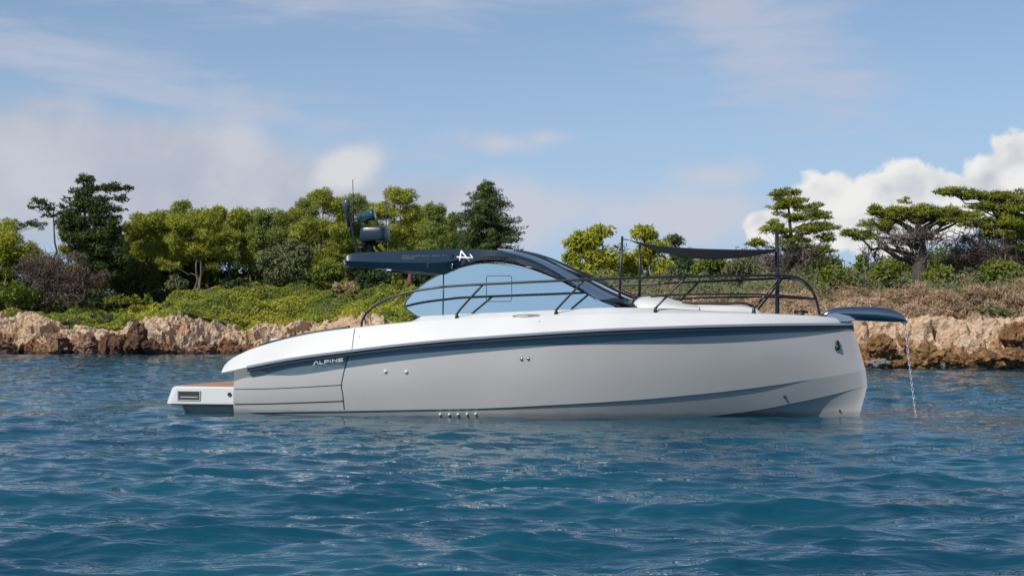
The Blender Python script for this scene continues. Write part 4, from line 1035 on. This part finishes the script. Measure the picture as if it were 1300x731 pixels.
# ---- swim platform
mb = MB(); b0 = 1.50
prof = [(213.5, 512.2), (215.5, 505), (221, 492.6), (226, 491.2), (298, 490.2)]; bot = [(213.5, 512.2), (297, 513.2)]
top_l = [L(x, y, b0) for x, y in prof]; s0 = top_l[0][0]; zt = 0.5*(top_l[3][2]+top_l[4][2]); zb = L(255, 512.6, b0)[2]; s1 = L(318, 492, b0)[0]
sA = top_l[2][0]-0.02
ring = []
def plan(sx0, bb, rc=0.30, n=8):
    """outline of the platform from above with rounded outer corners"""
    P = [(s1, -bb)]+[(sx0+rc-rc*math.sin(a), -bb+rc-rc*math.cos(a)) for a in np.linspace(0, math.pi/2, n)]
    return np.array(P+[(x, -y) for x, y in P[::-1]])
s0 -= 0.08; sA -= 0.08
o_b, o_m, o_t = plan(s0, b0, 0.16), plan(s0+0.01, b0, 0.16), plan(sA, b0-0.01, 0.16)
o_t2 = plan(sA+0.04, b0-0.05, 0.14); m = len(o_b)
lay = [np.column_stack((o_b, np.full(m, zb))), np.column_stack((o_m, np.full(m, zb+0.05))), np.column_stack((o_t, np.full(m, zt-0.03))), np.column_stack((o_t2, np.full(m, zt)))]
Vp = np.concatenate(lay); mb.add(Vp, grid_faces(4, m, wrap=True)+[tuple(range(3*m, 4*m)), tuple(range(m))[::-1]])
plat = mb.build('swim_platform', P_WHITE, yacht, False)
mb = MB(); o_k = plan(sA+0.14, b0-0.13, 0.10); m = len(o_k)
mb.add(np.concatenate((np.column_stack((o_k, np.full(m, zt+0.002))), np.column_stack((o_k, np.full(m, zt+0.018))))), grid_faces(2, m, wrap=True)+[tuple(range(m, 2*m))])
mb.build('teak_deck', P_TEAK, plat, False)
mb = MB(); o_u, o_v = plan(s0+0.16, b0-0.10), plan(s0+0.42, b0-0.22)
mb.add(np.concatenate((np.column_stack((o_u, np.full(m, zb-0.02))), np.column_stack((o_v, np.full(m, -0.35))))), grid_faces(2, m, wrap=True)[::1]+[tuple(range(m))])
mb.build('under_body', P_GREY, plat, False)
mb = MB(); mb.add(*tube_geo([(s1-0.02, -b0-0.004, zb-0.012), (s0+0.32, -b0-0.004, zb-0.012), (s0+0.1, -b0+0.1, zb-0.012)], 0.018, 6)); mb.build('edge_strip', P_SEAM, plat)
def plat_pt(px, py, out=0.0): return L(px, py, b0+out)
def plat_box(x0, y0, x1, y1, dep, out):
    a, b = plat_pt(x0, y0), plat_pt(x1, y1); c = (a+b)/2; return box_geo((c[0], -b0-out+dep/2, c[2]), (abs(b[0]-a[0]), dep, abs(b[2]-a[2])), 0.008)
mb = MB(); mb.add(*plat_box(225.5, 496.3, 254.5, 508.5, 0.05, 0.006)); pk = mb.build('pocket', material('pocket_dark', (0.025, 0.025, 0.028), 0.6), plat, False)
mb = MB(); mb.add(*plat_box(225, 495.6, 255, 497.4, 0.03, 0.014)); mb.add(*plat_box(225, 507, 255, 508.8, 0.03, 0.014)); mb.add(*plat_box(225, 496, 227, 508.5, 0.03, 0.013)); mb.add(*plat_box(253, 496, 255, 508.5, 0.03, 0.013))
mb.add(*plat_box(229, 503, 252, 505.2, 0.02, 0.024)); mb.build('frame', paint('pocket_frame', (0.35, 0.35, 0.36), 0.4), pk, False)
c = plat_pt(291.5, 500.5); V, Fc = lathe_geo([(0.038, -0.01), (0.038, 0.012), (0.024, 0.014), (0.022, 0.004), (0.002, 0.004)], 14); MB().add(np.stack((V[:, 0], -V[:, 2], V[:, 1]), 1)+c, Fc).build('outlet', P_SEAM, plat)

# ---- stern seating and the low dark rail round it
mb = MB()
zc = L(370, 428, 1.0)[2]
a, b = L(343, 428, 1.1), L(402, 428, 1.1)
mb.add(*box_geo(((a[0]+b[0])/2, 0, zc-0.23), (b[0]-a[0], 2.5, 0.42), 0.07)); mb.build('sun_pad', P_LILAC, yacht)
def tube_part(name, path, r, mat, parent, n=8): return MB().add(*tube_geo(path, r, n)).build(name, mat, parent)
for sg in (1, -1):
    P = spline([L(330, 439, 1.40), L(338, 435.5, 1.42), L(360, 430.2, 1.45), L(385, 424.6, 1.48), L(410, 419.8, 1.5), L(430, 416.6, 1.5), L(444, 414.6, 1.5)], 6)*np.array((1, sg, 1))
    sr = tube_part('stern_rail', P, 0.022, P_RAIL, yacht)
    for x, y in ((385, 424.6), (430, 416.6)):
        p = L(x, y, 1.48 if x == 385 else 1.5)*np.array((1, sg, 1)); tube_part('post', [p, p-np.array((0, 0, 0.12))], 0.02, P_RAIL, sr)

# ---- cabin: mirror side glass
TOPG = curve([(513.5, 388), (515, 383.5), (519, 378), (530, 366.5), (545, 355.6), (562, 346.6), (575, 340.8), (590, 336), (605, 333.2), (625, 331.6), (645, 333), (670, 339.5), (700, 351.5), (740, 371.5), (765, 383.5), (782, 390)])
BOTG = curve([(513.5, 388), (515, 390), (518, 393.3), (524, 397.6), (532, 402), (560, 401), (600, 399.2), (650, 397), (700, 394.8), (745, 392.2), (782, 390.4)])
bGl = lambda px, py: 1.36-0.0036*(402-py)
cols = np.concatenate((np.linspace(513.5, 532, 12), np.linspace(536, 780, 50)))
mb = MB(); nr2 = 12
for sg in (1, -1):
    V = np.array([[L(p, BOTG(p)+(TOPG(p)-BOTG(p))*v, bGl(p, BOTG(p)+(TOPG(p)-BOTG(p))*v))*np.array((1, sg, 1)) for v in np.linspace(0, 1, nr2)] for p in cols])
    Vi = V.copy(); Vi[:, :, 1] += 0.02*sg
    mb.add(V.reshape(-1, 3), grid_faces(len(cols), nr2, flip=sg < 0)); mb.add(Vi.reshape(-1, 3), grid_faces(len(cols), nr2, flip=sg > 0))
glass = mb.build('side_window', P_GLASS, yacht)
gl_hit = lay_on(glass)
def on_glass(px, py, out=0.004): return L(px, py, bGl(px, py)+out)
mb = MB(); P_TRIM = material('window_trim', (0.015, 0.03, 0.045), 0.35)
mb.add(*tube_geo([on_glass(563, 346.5), on_glass(562.8, 372), on_glass(562.3, 400.5)], 0.012, 6)); mb.build('divider', P_TRIM, glass)
mb = MB(); rc = 2.6; x0, y0, x1, y1 = 617.5, 350, 649.5, 382.5
rp = []
for cx_, cy_, a0 in ((x0+rc, y0+rc, math.pi), (x1-rc, y0+rc, 1.5*math.pi), (x1-rc, y1-rc, 0), (x0+rc, y1-rc, .5*math.pi)):
    for a in np.linspace(a0, a0+math.pi/2, 5): rp.append(on_glass(cx_+rc*math.cos(a), cy_+rc*math.sin(a), 0.002))
mb.add(*tube_geo(rp+[rp[0], rp[1]], 0.007, 5)); mb.build('opening_pane_seal', P_TRIM, glass)
tube_part('edge_seal', [on_glass(p, TOPG(p), 0.0) for p in np.linspace(513.5, 566, 20)], 0.010, P_TRIM, glass, 6)
tube_part('edge_seal', [on_glass(p, BOTG(p), 0.0) for p in np.linspace(513.5, 532, 10)], 0.008, P_TRIM, glass, 6)

# ---- hardtop: roof slab, side fairing and sweeping pillar
T_ = curve([(437, 327.5), (441, 324.5), (448, 321.6), (480, 319.6), (520, 317.9), (575, 316.2), (600, 316.4), (625, 318), (650, 322), (680, 331.8), (700, 342), (720, 354), (752, 378), (768, 387)])
B_ = curve([(437, 333), (440, 337), (446, 338.8), (470, 340.4), (500, 342.6), (540, 345.6), (562, 347.4), (572, 342.6), (582, 337.6), (594, 333.8), (608, 331), (625, 330.2), (645, 331.6), (670, 338), (700, 349.5), (740, 369.5), (756, 380.5), (768, 389)])
M_ = curve([(437, 330.5), (460, 332), (500, 333.2), (540, 333.6), (562, 332.8), (590, 328.2), (625, 325), (650, 327.4), (680, 335.4), (720, 358), (740, 367), (756, 379.8), (768, 388.4)])
bT = lambda p: 1.225+0.0*float(sstep(p, 640, 760)); bM = lambda p: 1.26+0.02*float(sstep(p, 600, 760)); bB = lambda p: 1.20+0.09*float(sstep(p, 640, 768))
cols = np.concatenate((np.linspace(437, 448, 8), np.linspace(452, 768, 84)))
def hrow(cf, bf, db=0.0, dy=0.0): return np.array([L(p, cf(p)+dy, bf(p)+db) for p in cols])
hT, hM, hB = hrow(T_, bT), hrow(M_, bM), hrow(B_, bB); hBi, hTi = hrow(B_, bB, -0.07), hrow(T_, bT, -0.10)
mb = MB()
for sg in (1, -1):
    q3 = np.array((1, sg, 1))
    mb.add(np.concatenate((hT, hM))*q3, grid_faces(2, len(cols), flip=sg > 0)); mb.add(np.concatenate((hM, hB))*q3, grid_faces(2, len(cols), flip=sg > 0))
    mb.add(np.concatenate((hB, hBi, hTi, hT))*q3, grid_faces(4, len(cols), flip=sg > 0))
    for e in (0, -1):
        mb.add(np.array([r[e] for r in (hT, hM, hB, hBi, hTi)])*q3, [(0, 1, 2, 3, 4)])
top = mb.build('hardtop', P_NAVY, yacht)
rc_ = np.array([p for p in cols if p <= 690]); mrow = 9
roofV, undV = [], []
for p in rc_:
    a = L(p, T_(p), bT(p)); hgt = 0.035
    roofV.append([(a[0]+0.02*(1-v*v)*(p > 437), -bT(p)*v, a[2]+hgt*(1-v*v)) for v in np.linspace(1, -1, mrow)])
    zb_ = max(L(p, B_(p), bB(p))[2]+0.03, a[2]-0.30) if p < 562 else a[2]-0.22
    undV.append([(a[0], -(bB(p)-0.06)*v, zb_) for v in np.linspace(1, -1, mrow)])
mb = MB(); RV, UV = np.array(roofV), np.array(undV); n1 = len(rc_)
mb.add(RV.reshape(-1, 3), grid_faces(n1, mrow)); mb.add(UV.reshape(-1, 3), grid_faces(n1, mrow, True))
mb.add(np.concatenate((RV[0], UV[0])), grid_faces(2, mrow)); mb.add(np.concatenate((RV[-1], UV[-1])), grid_faces(2, mrow, True))
mb.build('roof', P_NAVY, top)
top_hit = lay_on(top)
def on_top(px, py, out=0.004): return top_hit(px, py, out)
EM = [((583.4, 330.6), (585.6, 318.6), 1.6), ((585.6, 318.6), (595.8, 331.0), 1.8), ((580.4, 326.2), (600.2, 327.6), 1.6), ((597.0, 323.2), (600.4, 327.6), 1.4)]
mb = MB()
for a, b, w in EM: stroke(mb, a, b, w, lambda x, y: on_top(x, y, 0.006))
mb.build('emblem', P_LETTER, top, False)
mb = MB(); r_ = random.Random(4)                                  # unreadable fine script along the fairing
x = 511.0
while x < 568:
    if r_.random() < 0.84:
        h_ = 1.9 if x < 517 or 530 < x < 534 else 1.1
        stroke(mb, (x, 326.0-(x-511)*0.02), (x+0.8, 326.0-h_-(x-511)*0.02), 0.45, lambda a, b: on_top(a, b, 0.005))
    x += 1.5
x = 511.0
while x < 525: stroke(mb, (x, 328.6), (x+0.9, 327.4), 0.5, lambda a, b: on_top(a, b, 0.005)); x += 1.5
mb.build('lettering', P_FAINT, top, False)
mb = MB(); c = on_top(573.5, 325, 0.0); mb.add(*box_geo(c, (0.06, 0.05, 0.075), 0.01)); mb.build('camera_lens', P_BLACK, top, False)
mb = MB(); c = on_top(574, 338, 0.0); mb.add(*tube_geo([on_top(574.6, 334.6, 0.01), on_top(573.6, 341, 0.01)], 0.012, 6)); mb.build('latch', P_STEEL, top)
mb = MB(); c = L(438.8, 332.5, 1.17); mb.add(*lathe_geo([(0.002, -0.05), (0.03, -0.035), (0.035, 0.03), (0.002, 0.05)], 10, c)); mb.build('stern_lamp', P_LETTER, top)
mb = MB(); c = L(494, 342.8, 1.19); mb.add(*box_geo(c, (0.09, 0.03, 0.025), 0.006)); mb.build('under_lamp', P_LETTER, top, False)

# ---- windshield wrapping from pillar to pillar, with its dark foot and wipers
ed = [(640, 319.8), (660, 324.6), (680, 331.6), (700, 341.8), (720, 353.8), (745, 372.5), (762, 381.5)]
cn = [(640, 317.2), (668, 320.2), (698, 328.6), (724, 340.4), (752, 354), (784, 370), (813, 382.4)]
nn = 8; edp, cnp = spline(ed, nn), spline(cn, nn); ws = []
bw = lambda p: bT(p)-0.02
for (ex, ey), (cx_, cy_) in zip(edp, cnp):
    Pe, Pc = L(ex, ey, bw(ex)), L(cx_, cy_, 0.0); line = []
    for th in np.linspace(-math.pi/2, math.pi/2, 25):
        f = (1-math.cos(th))**1.25; line.append((Pc[0]+(Pe[0]-Pc[0])*f, math.sin(th)*(-Pe[1]), Pc[2]+(Pe[2]-Pc[2])*f))
    ws.append(line)
WS = np.array(ws); n1, n2 = WS.shape[:2]
mb = MB(); mb.add(WS.reshape(-1, 3), grid_faces(n1, n2)); wsi = WS.copy(); wsi[:, :, 2] -= 0.02; mb.add(wsi.reshape(-1, 3), grid_faces(n1, n2, True))
wind = mb.build('windshield', P_WIND, yacht)
foot = WS[-1].copy(); low = foot.copy(); low[:, 2] = L(780, 390.5, 1.2)[2]-0.03; up2 = foot.copy(); up2[:, 2] += 0.02
mb = MB(); mb.add(np.concatenate((up2, low)), grid_faces(2, n2))
for sg in (1, -1):
    q = [L(744, 391.4, 1.28), L(752, 381.5, 1.27), L(764, 381.0, 1.22), L(790, 384.5, 1.10), L(806, 386, .9), L(806, 391, .9), L(780, 391.2, 1.2)]
    q = np.array(q)*np.array((1, sg, 1)); q2 = q+np.array((0, 0.12*sg, 0))
    mb.add(np.concatenate((q, q2)), [tuple(range(7)), tuple(range(7, 14))[::-1]]+[(i, (i+1) % 7, 7+(i+1) % 7, 7+i) for i in range(7)])
mb.build('cowl', P_NAVY, yacht, False)
def on_wind(i, j, o=0.02): return WS[int(np.clip(i, 0, n1-1)), int(np.clip(j, 0, n2-1))]+np.array((0.02, 0, o))
for j in (6, 12, 18): tube_part('mullion', [on_wind(i, j, 0.004) for i in range(6, n1)], 0.018 if j != 12 else 0.014, P_TRIM, wind, 5)
for j0, j1 in ((14, 19), (9, 4)):
    tube_part('wiper', [on_wind(n1-1, j0, 0.03), on_wind(n1-12, (j0*2+j1)/3, 0.05), on_wind(n1-26, j1, 0.03)], 0.013, P_BLACK, wind, 5)

# ---- coach roof and sun cushions on the foredeck
def dome(x0, x1, cf, base_py, bf, name, mat, parent, n=40, e=2.6):
    V = []
    for p in np.linspace(x0, x1, n):
        zt_ = L(p, cf(p), 0)[2]; zb_ = L(p, base_py(p), 0)[2]-0.05; w = bf(p); s = L(p, cf(p), 0)[0]
        V.append([(s, -w*np.sign(math.cos(a))*abs(math.cos(a))**(2/e), zb_+(zt_-zb_)*abs(math.sin(a))**(2/e)) for a in np.linspace(0, math.pi, 19)])
    V = np.array(V); mb = MB(); mb.add(V.reshape(-1, 3), grid_faces(n, 19, True)); mb.add(V[0], [tuple(range(19))]); mb.add(V[-1], [tuple(range(19))[::-1]])
    return mb.build(name, mat, parent)
base_c = lambda p: D_(p)+1
dome(806, 892, curve([(806, 388), (811, 379), (818, 376.4), (832, 376), (845, 377.6), (860, 381.5), (876, 384.8), (892, 386.5)]), base_c, curve([(806, 0.75), (830, 0.85), (892, 0.85)]), 'coach_roof', P_WHITE, yacht)
pad = dome(884, 967, curve([(884, 387.5), (890, 386), (920, 386.2), (945, 387.2), (958, 390), (967, 397)]), base_c, curve([(884, 0.78), (930, 0.62), (967, 0.42)]), 'bow_sun_pad', P_CUSH, yacht, e=3.2)
tube_part('piping', spline([L(866, 384.2, .5), L(890, 385.4, .5), L(920, 385.2, .45), L(940, 384.6, .4), L(950, 386.2, .36), L(956, 388.6, .3)], 5), 0.028, material('dark_plum_piping', (0.03, 0.018, 0.026), 0.7), pad, 6)
mb = MB(); ca, cb = L(1008, 396.5, 0.2), L(1026, 396.5, 0.2)
mb.add(*tube_geo([ca, (ca+cb)/2+np.array((0, 0, .03)), cb], 0.025, 6)); mb.add(*box_geo(((ca+cb)/2)-np.array((0, 0, 0.05)), (0.12, 0.08, 0.1), 0.01)); mb.build('mooring_cleat', P_BLACK, yacht)

# ---- rails
bRail = lambda p: 1.62 if p < 560 else max(0.22, bG(p)-0.07)
def rail_path(pts, sg, n=7): return np.array([L(x, y, bRail(x)) for x, y in spline(pts, n)])*np.array((1, sg, 1))
TOPR = [(459, 415), (459.4, 409), (462, 402.5), (468, 395), (480, 385.8), (498, 377.2), (520, 370.6), (545, 366.4), (575, 363), (640, 359.6), (700, 356.8), (760, 354.4), (800, 353.2), (850, 351.6), (900, 350.6), (950, 349.8), (985, 349.4), (1003, 350.4), (1017, 354.6), (1028, 364), (1036, 379), (1040.5, 399)]
MIDR = [(826, 376.6), (850, 374.6), (880, 373.6), (920, 373.4), (960, 373.6), (990, 374.8), (1015, 377), (1035, 378.6)]
STN = [[(580, 404.6), (580.4, 399), (583, 394.5), (592, 384), (613, 361.4)], [(706, 399.6), (706.3, 394.5), (709, 390), (722, 376), (741.5, 355.6)], [(832, 397.4), (832.3, 391.5), (836, 386.5), (850, 372), (870, 352)], [(957, 398.4), (957.2, 392), (960, 388), (972, 373), (990, 350.6)]]
for sg in (1, -1):
    rl = tube_part('guard_rail', rail_path(TOPR, sg), 0.0215, P_RAIL, yacht)
    tube_part('mid_rail', rail_path(MIDR, sg), 0.0165, P_RAIL, rl)
    for sp in STN:
        b = bRail(sp[0][0]); P = np.array([L(x, y, b*(1-0.0)) for x, y in spline(sp, 4)]); 
        P[:, 1] = np.linspace(-b, -bRail(sp[-1][0]), len(P)); P = P*np.array((1, sg, 1))
        tube_part('stanchion', P, 0.0185, P_RAIL, rl)
        V, Fc = lathe_geo([(0.042, -0.02), (0.04, 0.01), (0.028, 0.06), (0.024, 0.10)], 10, P[0]); MB().add(V, Fc).build('stanchion_foot', P_RAIL, rl)
# ---- awning on four poles over the bow
ne = spline([(797, 304.2), (815, 308.2), (840, 312.2), (880, 315.2), (930, 316.6), (975, 316.2), (984, 315.6)], 8)
fe = spline([(812, 310.2), (828, 315.6), (850, 320.4), (880, 324.6), (915, 326.2), (950, 324.8), (972, 322.4), (984, 320)], 7)
def resample(P, m):
    d = np.concatenate(([0], np.cumsum(np.linalg.norm(np.diff(P, axis=0), axis=1)))); t = np.linspace(0, d[-1], m)
    return np.column_stack([np.interp(t, d, P[:, k]) for k in range(P.shape[1])])
m1, m2 = 30, 12; NE = np.array([L(x, y, 0.90) for x, y in resample(ne, m1)]); FE = np.array([L(x, y, -0.90) for x, y in resample(fe, m1)])
NE[:, 1] += 0.10*sstep(np.arange(m1), 0.55*m1, m1); FE[:, 1] -= 0.10*sstep(np.arange(m1), 0.55*m1, m1)
AW = np.array([[NE[i]*(1-v)+FE[i]*v+np.array((0, 0, -0.10*math.sin(math.pi*v)*math.sin(math.pi*i/(m1-1)))) for v in np.linspace(0, 1, m2)] for i in range(m1)])
mb = MB(); mb.add(AW.reshape(-1, 3), grid_faces(m1, m2, True)); A2 = AW-np.array((0, 0, 0.006)); mb.add(A2.reshape(-1, 3), grid_faces(m1, m2))
rim = [(i, 0) for i in range(m1)]+[(m1-1, j) for j in range(1, m2)]+[(i, m2-1) for i in range(m1-2, -1, -1)]+[(0, j) for j in range(m2-2, 0, -1)]
mb.add(np.array([AW[a] for a in rim]+[A2[a] for a in rim]), [(k, (k+1) % len(rim), len(rim)+(k+1) % len(rim), len(rim)+k) for k in range(len(rim))])
aw = mb.build('awning', P_CLOTH, yacht)
nA, fA = L(790, 300, 0.92), L(812, 311, -0.95)
for (t_, b_) in ((nA, L(786, 389, 0.92)), (fA, L(812, 380, -0.95)), (L(985.5, 291, 0.52), L(986, 398, 0.52)), (mir(L(985.5, 291, 0.52)), mir(L(986, 398, 0.52)))):
    po = tube_part('pole', [b_, b_*0.6+t_*0.4, t_], [0.026, 0.024, 0.021], P_RAIL, aw)
for a, b in ((AW[0, 0], nA-np.array((0, 0, .05))), (AW[0, -1], fA), (AW[-1, 0], L(985.5, 315, 0.52)), (AW[-1, -1], mir(L(985.5, 315, 0.52)))):
    tube_part('tie_line', [a, (a+b)/2-np.array((0, 0, .004)), b], 0.010, P_RAIL, aw, 5)

# ---- radar mast on the hardtop
zr = lambda px, py, b=0.0: L(px, py, b)
mast = tube_part('mast', spline([zr(453, 322), zr(452.5, 312), zr(449, 300), zr(446.5, 288), zr(444.5, 276), zr(442, 266)], 5), 0.027, P_BLACK, top)
tube_part('brace', spline([zr(458, 322, -.2), zr(454, 312, -.1), zr(447, 300, -.05), zr(444, 290)], 4), 0.022, P_BLACK, mast)
tube_part('arm', spline([zr(446, 290), zr(447.5, 283), zr(453, 281), zr(466, 281)], 4), 0.024, P_BLACK, mast)
tube_part('arm', [zr(449, 314.5), zr(458, 314), zr(466, 313)], 0.022, P_BLACK, mast)
mb = MB(); mb.add(*lathe_geo([(0.05, -.12), (0.06, -0.02), (0.075, 0.03), (0.08, 0.09), (0.06, 0.15), (0.02, 0.18)], 14, zr(440.3, 264))); mb.build('anchor_light', paint('lamp_dark', (0.05, 0.055, 0.07), 0.25, 0.5), mast)
tube_part('lamp_stalk', [zr(443, 288), zr(441, 275), zr(440.5, 264)], 0.032, P_BLACK, mast)
c = zr(465, 274.5); mb = MB(); V, Fc = lathe_geo([(0.02, -.18), (0.08, -.17), (0.10, -.08), (0.10, .10), (0.115, .12), (0.115, .16), (0.02, .165)], 16)
mb.add(np.stack((V[:, 2], V[:, 1], V[:, 0]), 1)@np.array(((0.985, 0, 0.17), (0, 1, 0), (-0.17, 0, 0.985)))+c, Fc); sl_ = mb.build('searchlight', paint('teal_dark', (0.012, 0.06, 0.075), 0.25, 0.5), mast)
mb = MB(); mb.add(*lathe_geo([(0.05, -.12), (0.035, 0)], 8, c-np.array((0, 0, 0.02)))); mb.build('bracket', P_BLACK, sl_)
# radome: rounded dark box on a pedestal
a, b = zr(460, 288.5), zr(492.5, 306); c = (a+b)/2; w, hh_ = abs(b[0]-a[0])/2, abs(b[2]-a[2])/2
mb = MB(); sec = []
for z_, sc2 in ((-1, .90), (-.93, .97), (-.75, 1.0), (.2, .985), (.75, .95), (.93, .88), (1, .78)):
    sec.append(np.array([(w*sc2*np.sign(math.cos(t))*abs(math.cos(t))**0.35, 0.24*sc2*np.sign(math.sin(t))*abs(math.sin(t))**0.35, z_*hh_) for t in np.linspace(0, 2*math.pi, 28, endpoint=False)])+c)
mb.add(np.concatenate(sec), grid_faces(len(sec), 28, wrap=True)+[tuple(range(28))[::-1], tuple(range(6*28, 7*28))]); rd = mb.build('radome', P_RADAR, top)
mb = MB(); mb.add(*box_geo(zr(463.5, 309), (0.10, .18, .10), 0.015)); mb.add(*tube_geo([zr(468, 305), zr(470, 313), zr(474, 322)], 0.055, 8)); mb.add(*tube_geo([zr(474, 306), zr(478, 314), zr(486, 321)], 0.03, 8)); mb.build('pedestal', P_BLACK, rd)
tube_part('whip_antenna', [zr(449.5, 300, .25), zr(448.6, 265, .25), zr(447.8, 228, .25)], [0.012, 0.010, 0.006], P_BLACK, top, 6)
tube_part('whip_antenna', [zr(490.3, 319, -.3), zr(490.2, 290, -.3), zr(490, 246, -.3)], [0.013, 0.010, 0.006], P_BLACK, top, 6)

# ---- bow sprit with its polished nose, and the anchor chain hanging from it
TB = curve([(1040, 402), (1046, 397), (1051, 393.4), (1062, 390.6), (1080, 389.2), (1105, 389.3), (1125, 391.2), (1139, 395.4), (1147, 400.8), (1151, 406.6)])
BB = curve([(1040, 406), (1060, 404.8), (1085, 406.6), (1110, 407.8), (1140, 408.8), (1151, 408.4)])
mb = MB(); sec = []
for p in np.concatenate((np.linspace(1040, 1140, 22), np.linspace(1142, 1151, 6))):
    a, b = L(p, TB(p), 0), L(p, BB(p), 0); hz_ = (a[2]-b[2])/2; zc_ = (a[2]+b[2])/2; wy = 0.17*(1-0.55*float(sstep(p, 1110, 1151)))
    sec.append([(a[0], wy*np.sign(math.cos(t))*abs(math.cos(t))**.5, zc_+hz_*np.sign(math.sin(t))*abs(math.sin(t))**.6) for t in np.linspace(0, 2*math.pi, 18, endpoint=False)])
sec = np.array(sec); mb.add(sec.reshape(-1, 3), grid_faces(len(sec), 18, wrap=True)+[tuple(range(18))[::-1], tuple(range((len(sec)-1)*18, len(sec)*18))])
spr = mb.build('bow_sprit', material('dark_polished_metal', (0.24, 0.265, 0.285), 0.07, 1.0), yacht)
mb = MB(); q = [L(x, y, 0.19) for x, y in ((1050, 399), (1062, 397.5), (1078, 401), (1086, 405.5), (1076, 408.2), (1050, 407))]; q = np.array(q)
mb.add(np.concatenate((q, mir(q))), [tuple(range(6)), tuple(range(6, 12))[::-1]]+[(i, (i+1) % 6, 6+(i+1) % 6, 6+i) for i in range(6)]); mb.build('cheek_plate', P_STEEL, spr, False)
mb = MB(); mb.add(*lathe_geo([(0.01, -.05), (0.04, -.04), (0.055, 0), (0.04, .04), (0.01, .05)], 12, L(1148, 407.5, 0.0), 1.2)); mb.build('roller', P_LETTER, spr)
RM = np.array(((CA, SA, 0), (-SA, CA, 0), (0, 0, 1)))
def to_world(P): return np.asarray(P)@RM.T+np.array((0, YC, 0))
cp = spline([L(1148, 409, 0), L(1151, 432, 0.0), L(1155.5, 470, 0.0), L(1163.5, 535, 0.0), L(1168, 562, 0)], 30); cp = to_world(cp)
dd = np.concatenate(([0], np.cumsum(np.linalg.norm(np.diff(cp, axis=0), axis=1)))); pitch = 0.058; mb = MB(); i = 0; s = 0.03
while s < dd[-1]-0.05:
    c = np.array([np.interp(s, dd, cp[:, k]) for k in range(3)]); c2 = np.array([np.interp(s+0.02, dd, cp[:, k]) for k in range(3)]); ax = c2-c; ax /= np.linalg.norm(ax)
    sd = np.cross(ax, (0.35, 1, 0)); sd /= np.linalg.norm(sd); sd2 = np.cross(ax, sd); v = sd if i % 2 == 0 else sd2
    ring = [c+ax*0.026*np.sign(math.sin(t))*min(1, abs(math.sin(t))*1.0)+v*0.016*math.cos(t)+ax*0.012*math.sin(t) for t in np.linspace(0, 2*math.pi, 15)]
    mb.add(*tube_geo(ring+[ring[1]], 0.0078, 5, False)); s += pitch; i += 1
ch = mb.build('anchor_chain', P_GALV, None, True, tuple(cp[0]))
tag(ch, 'galvanised anchor chain hanging from the bow sprit into the sea', 'chain')
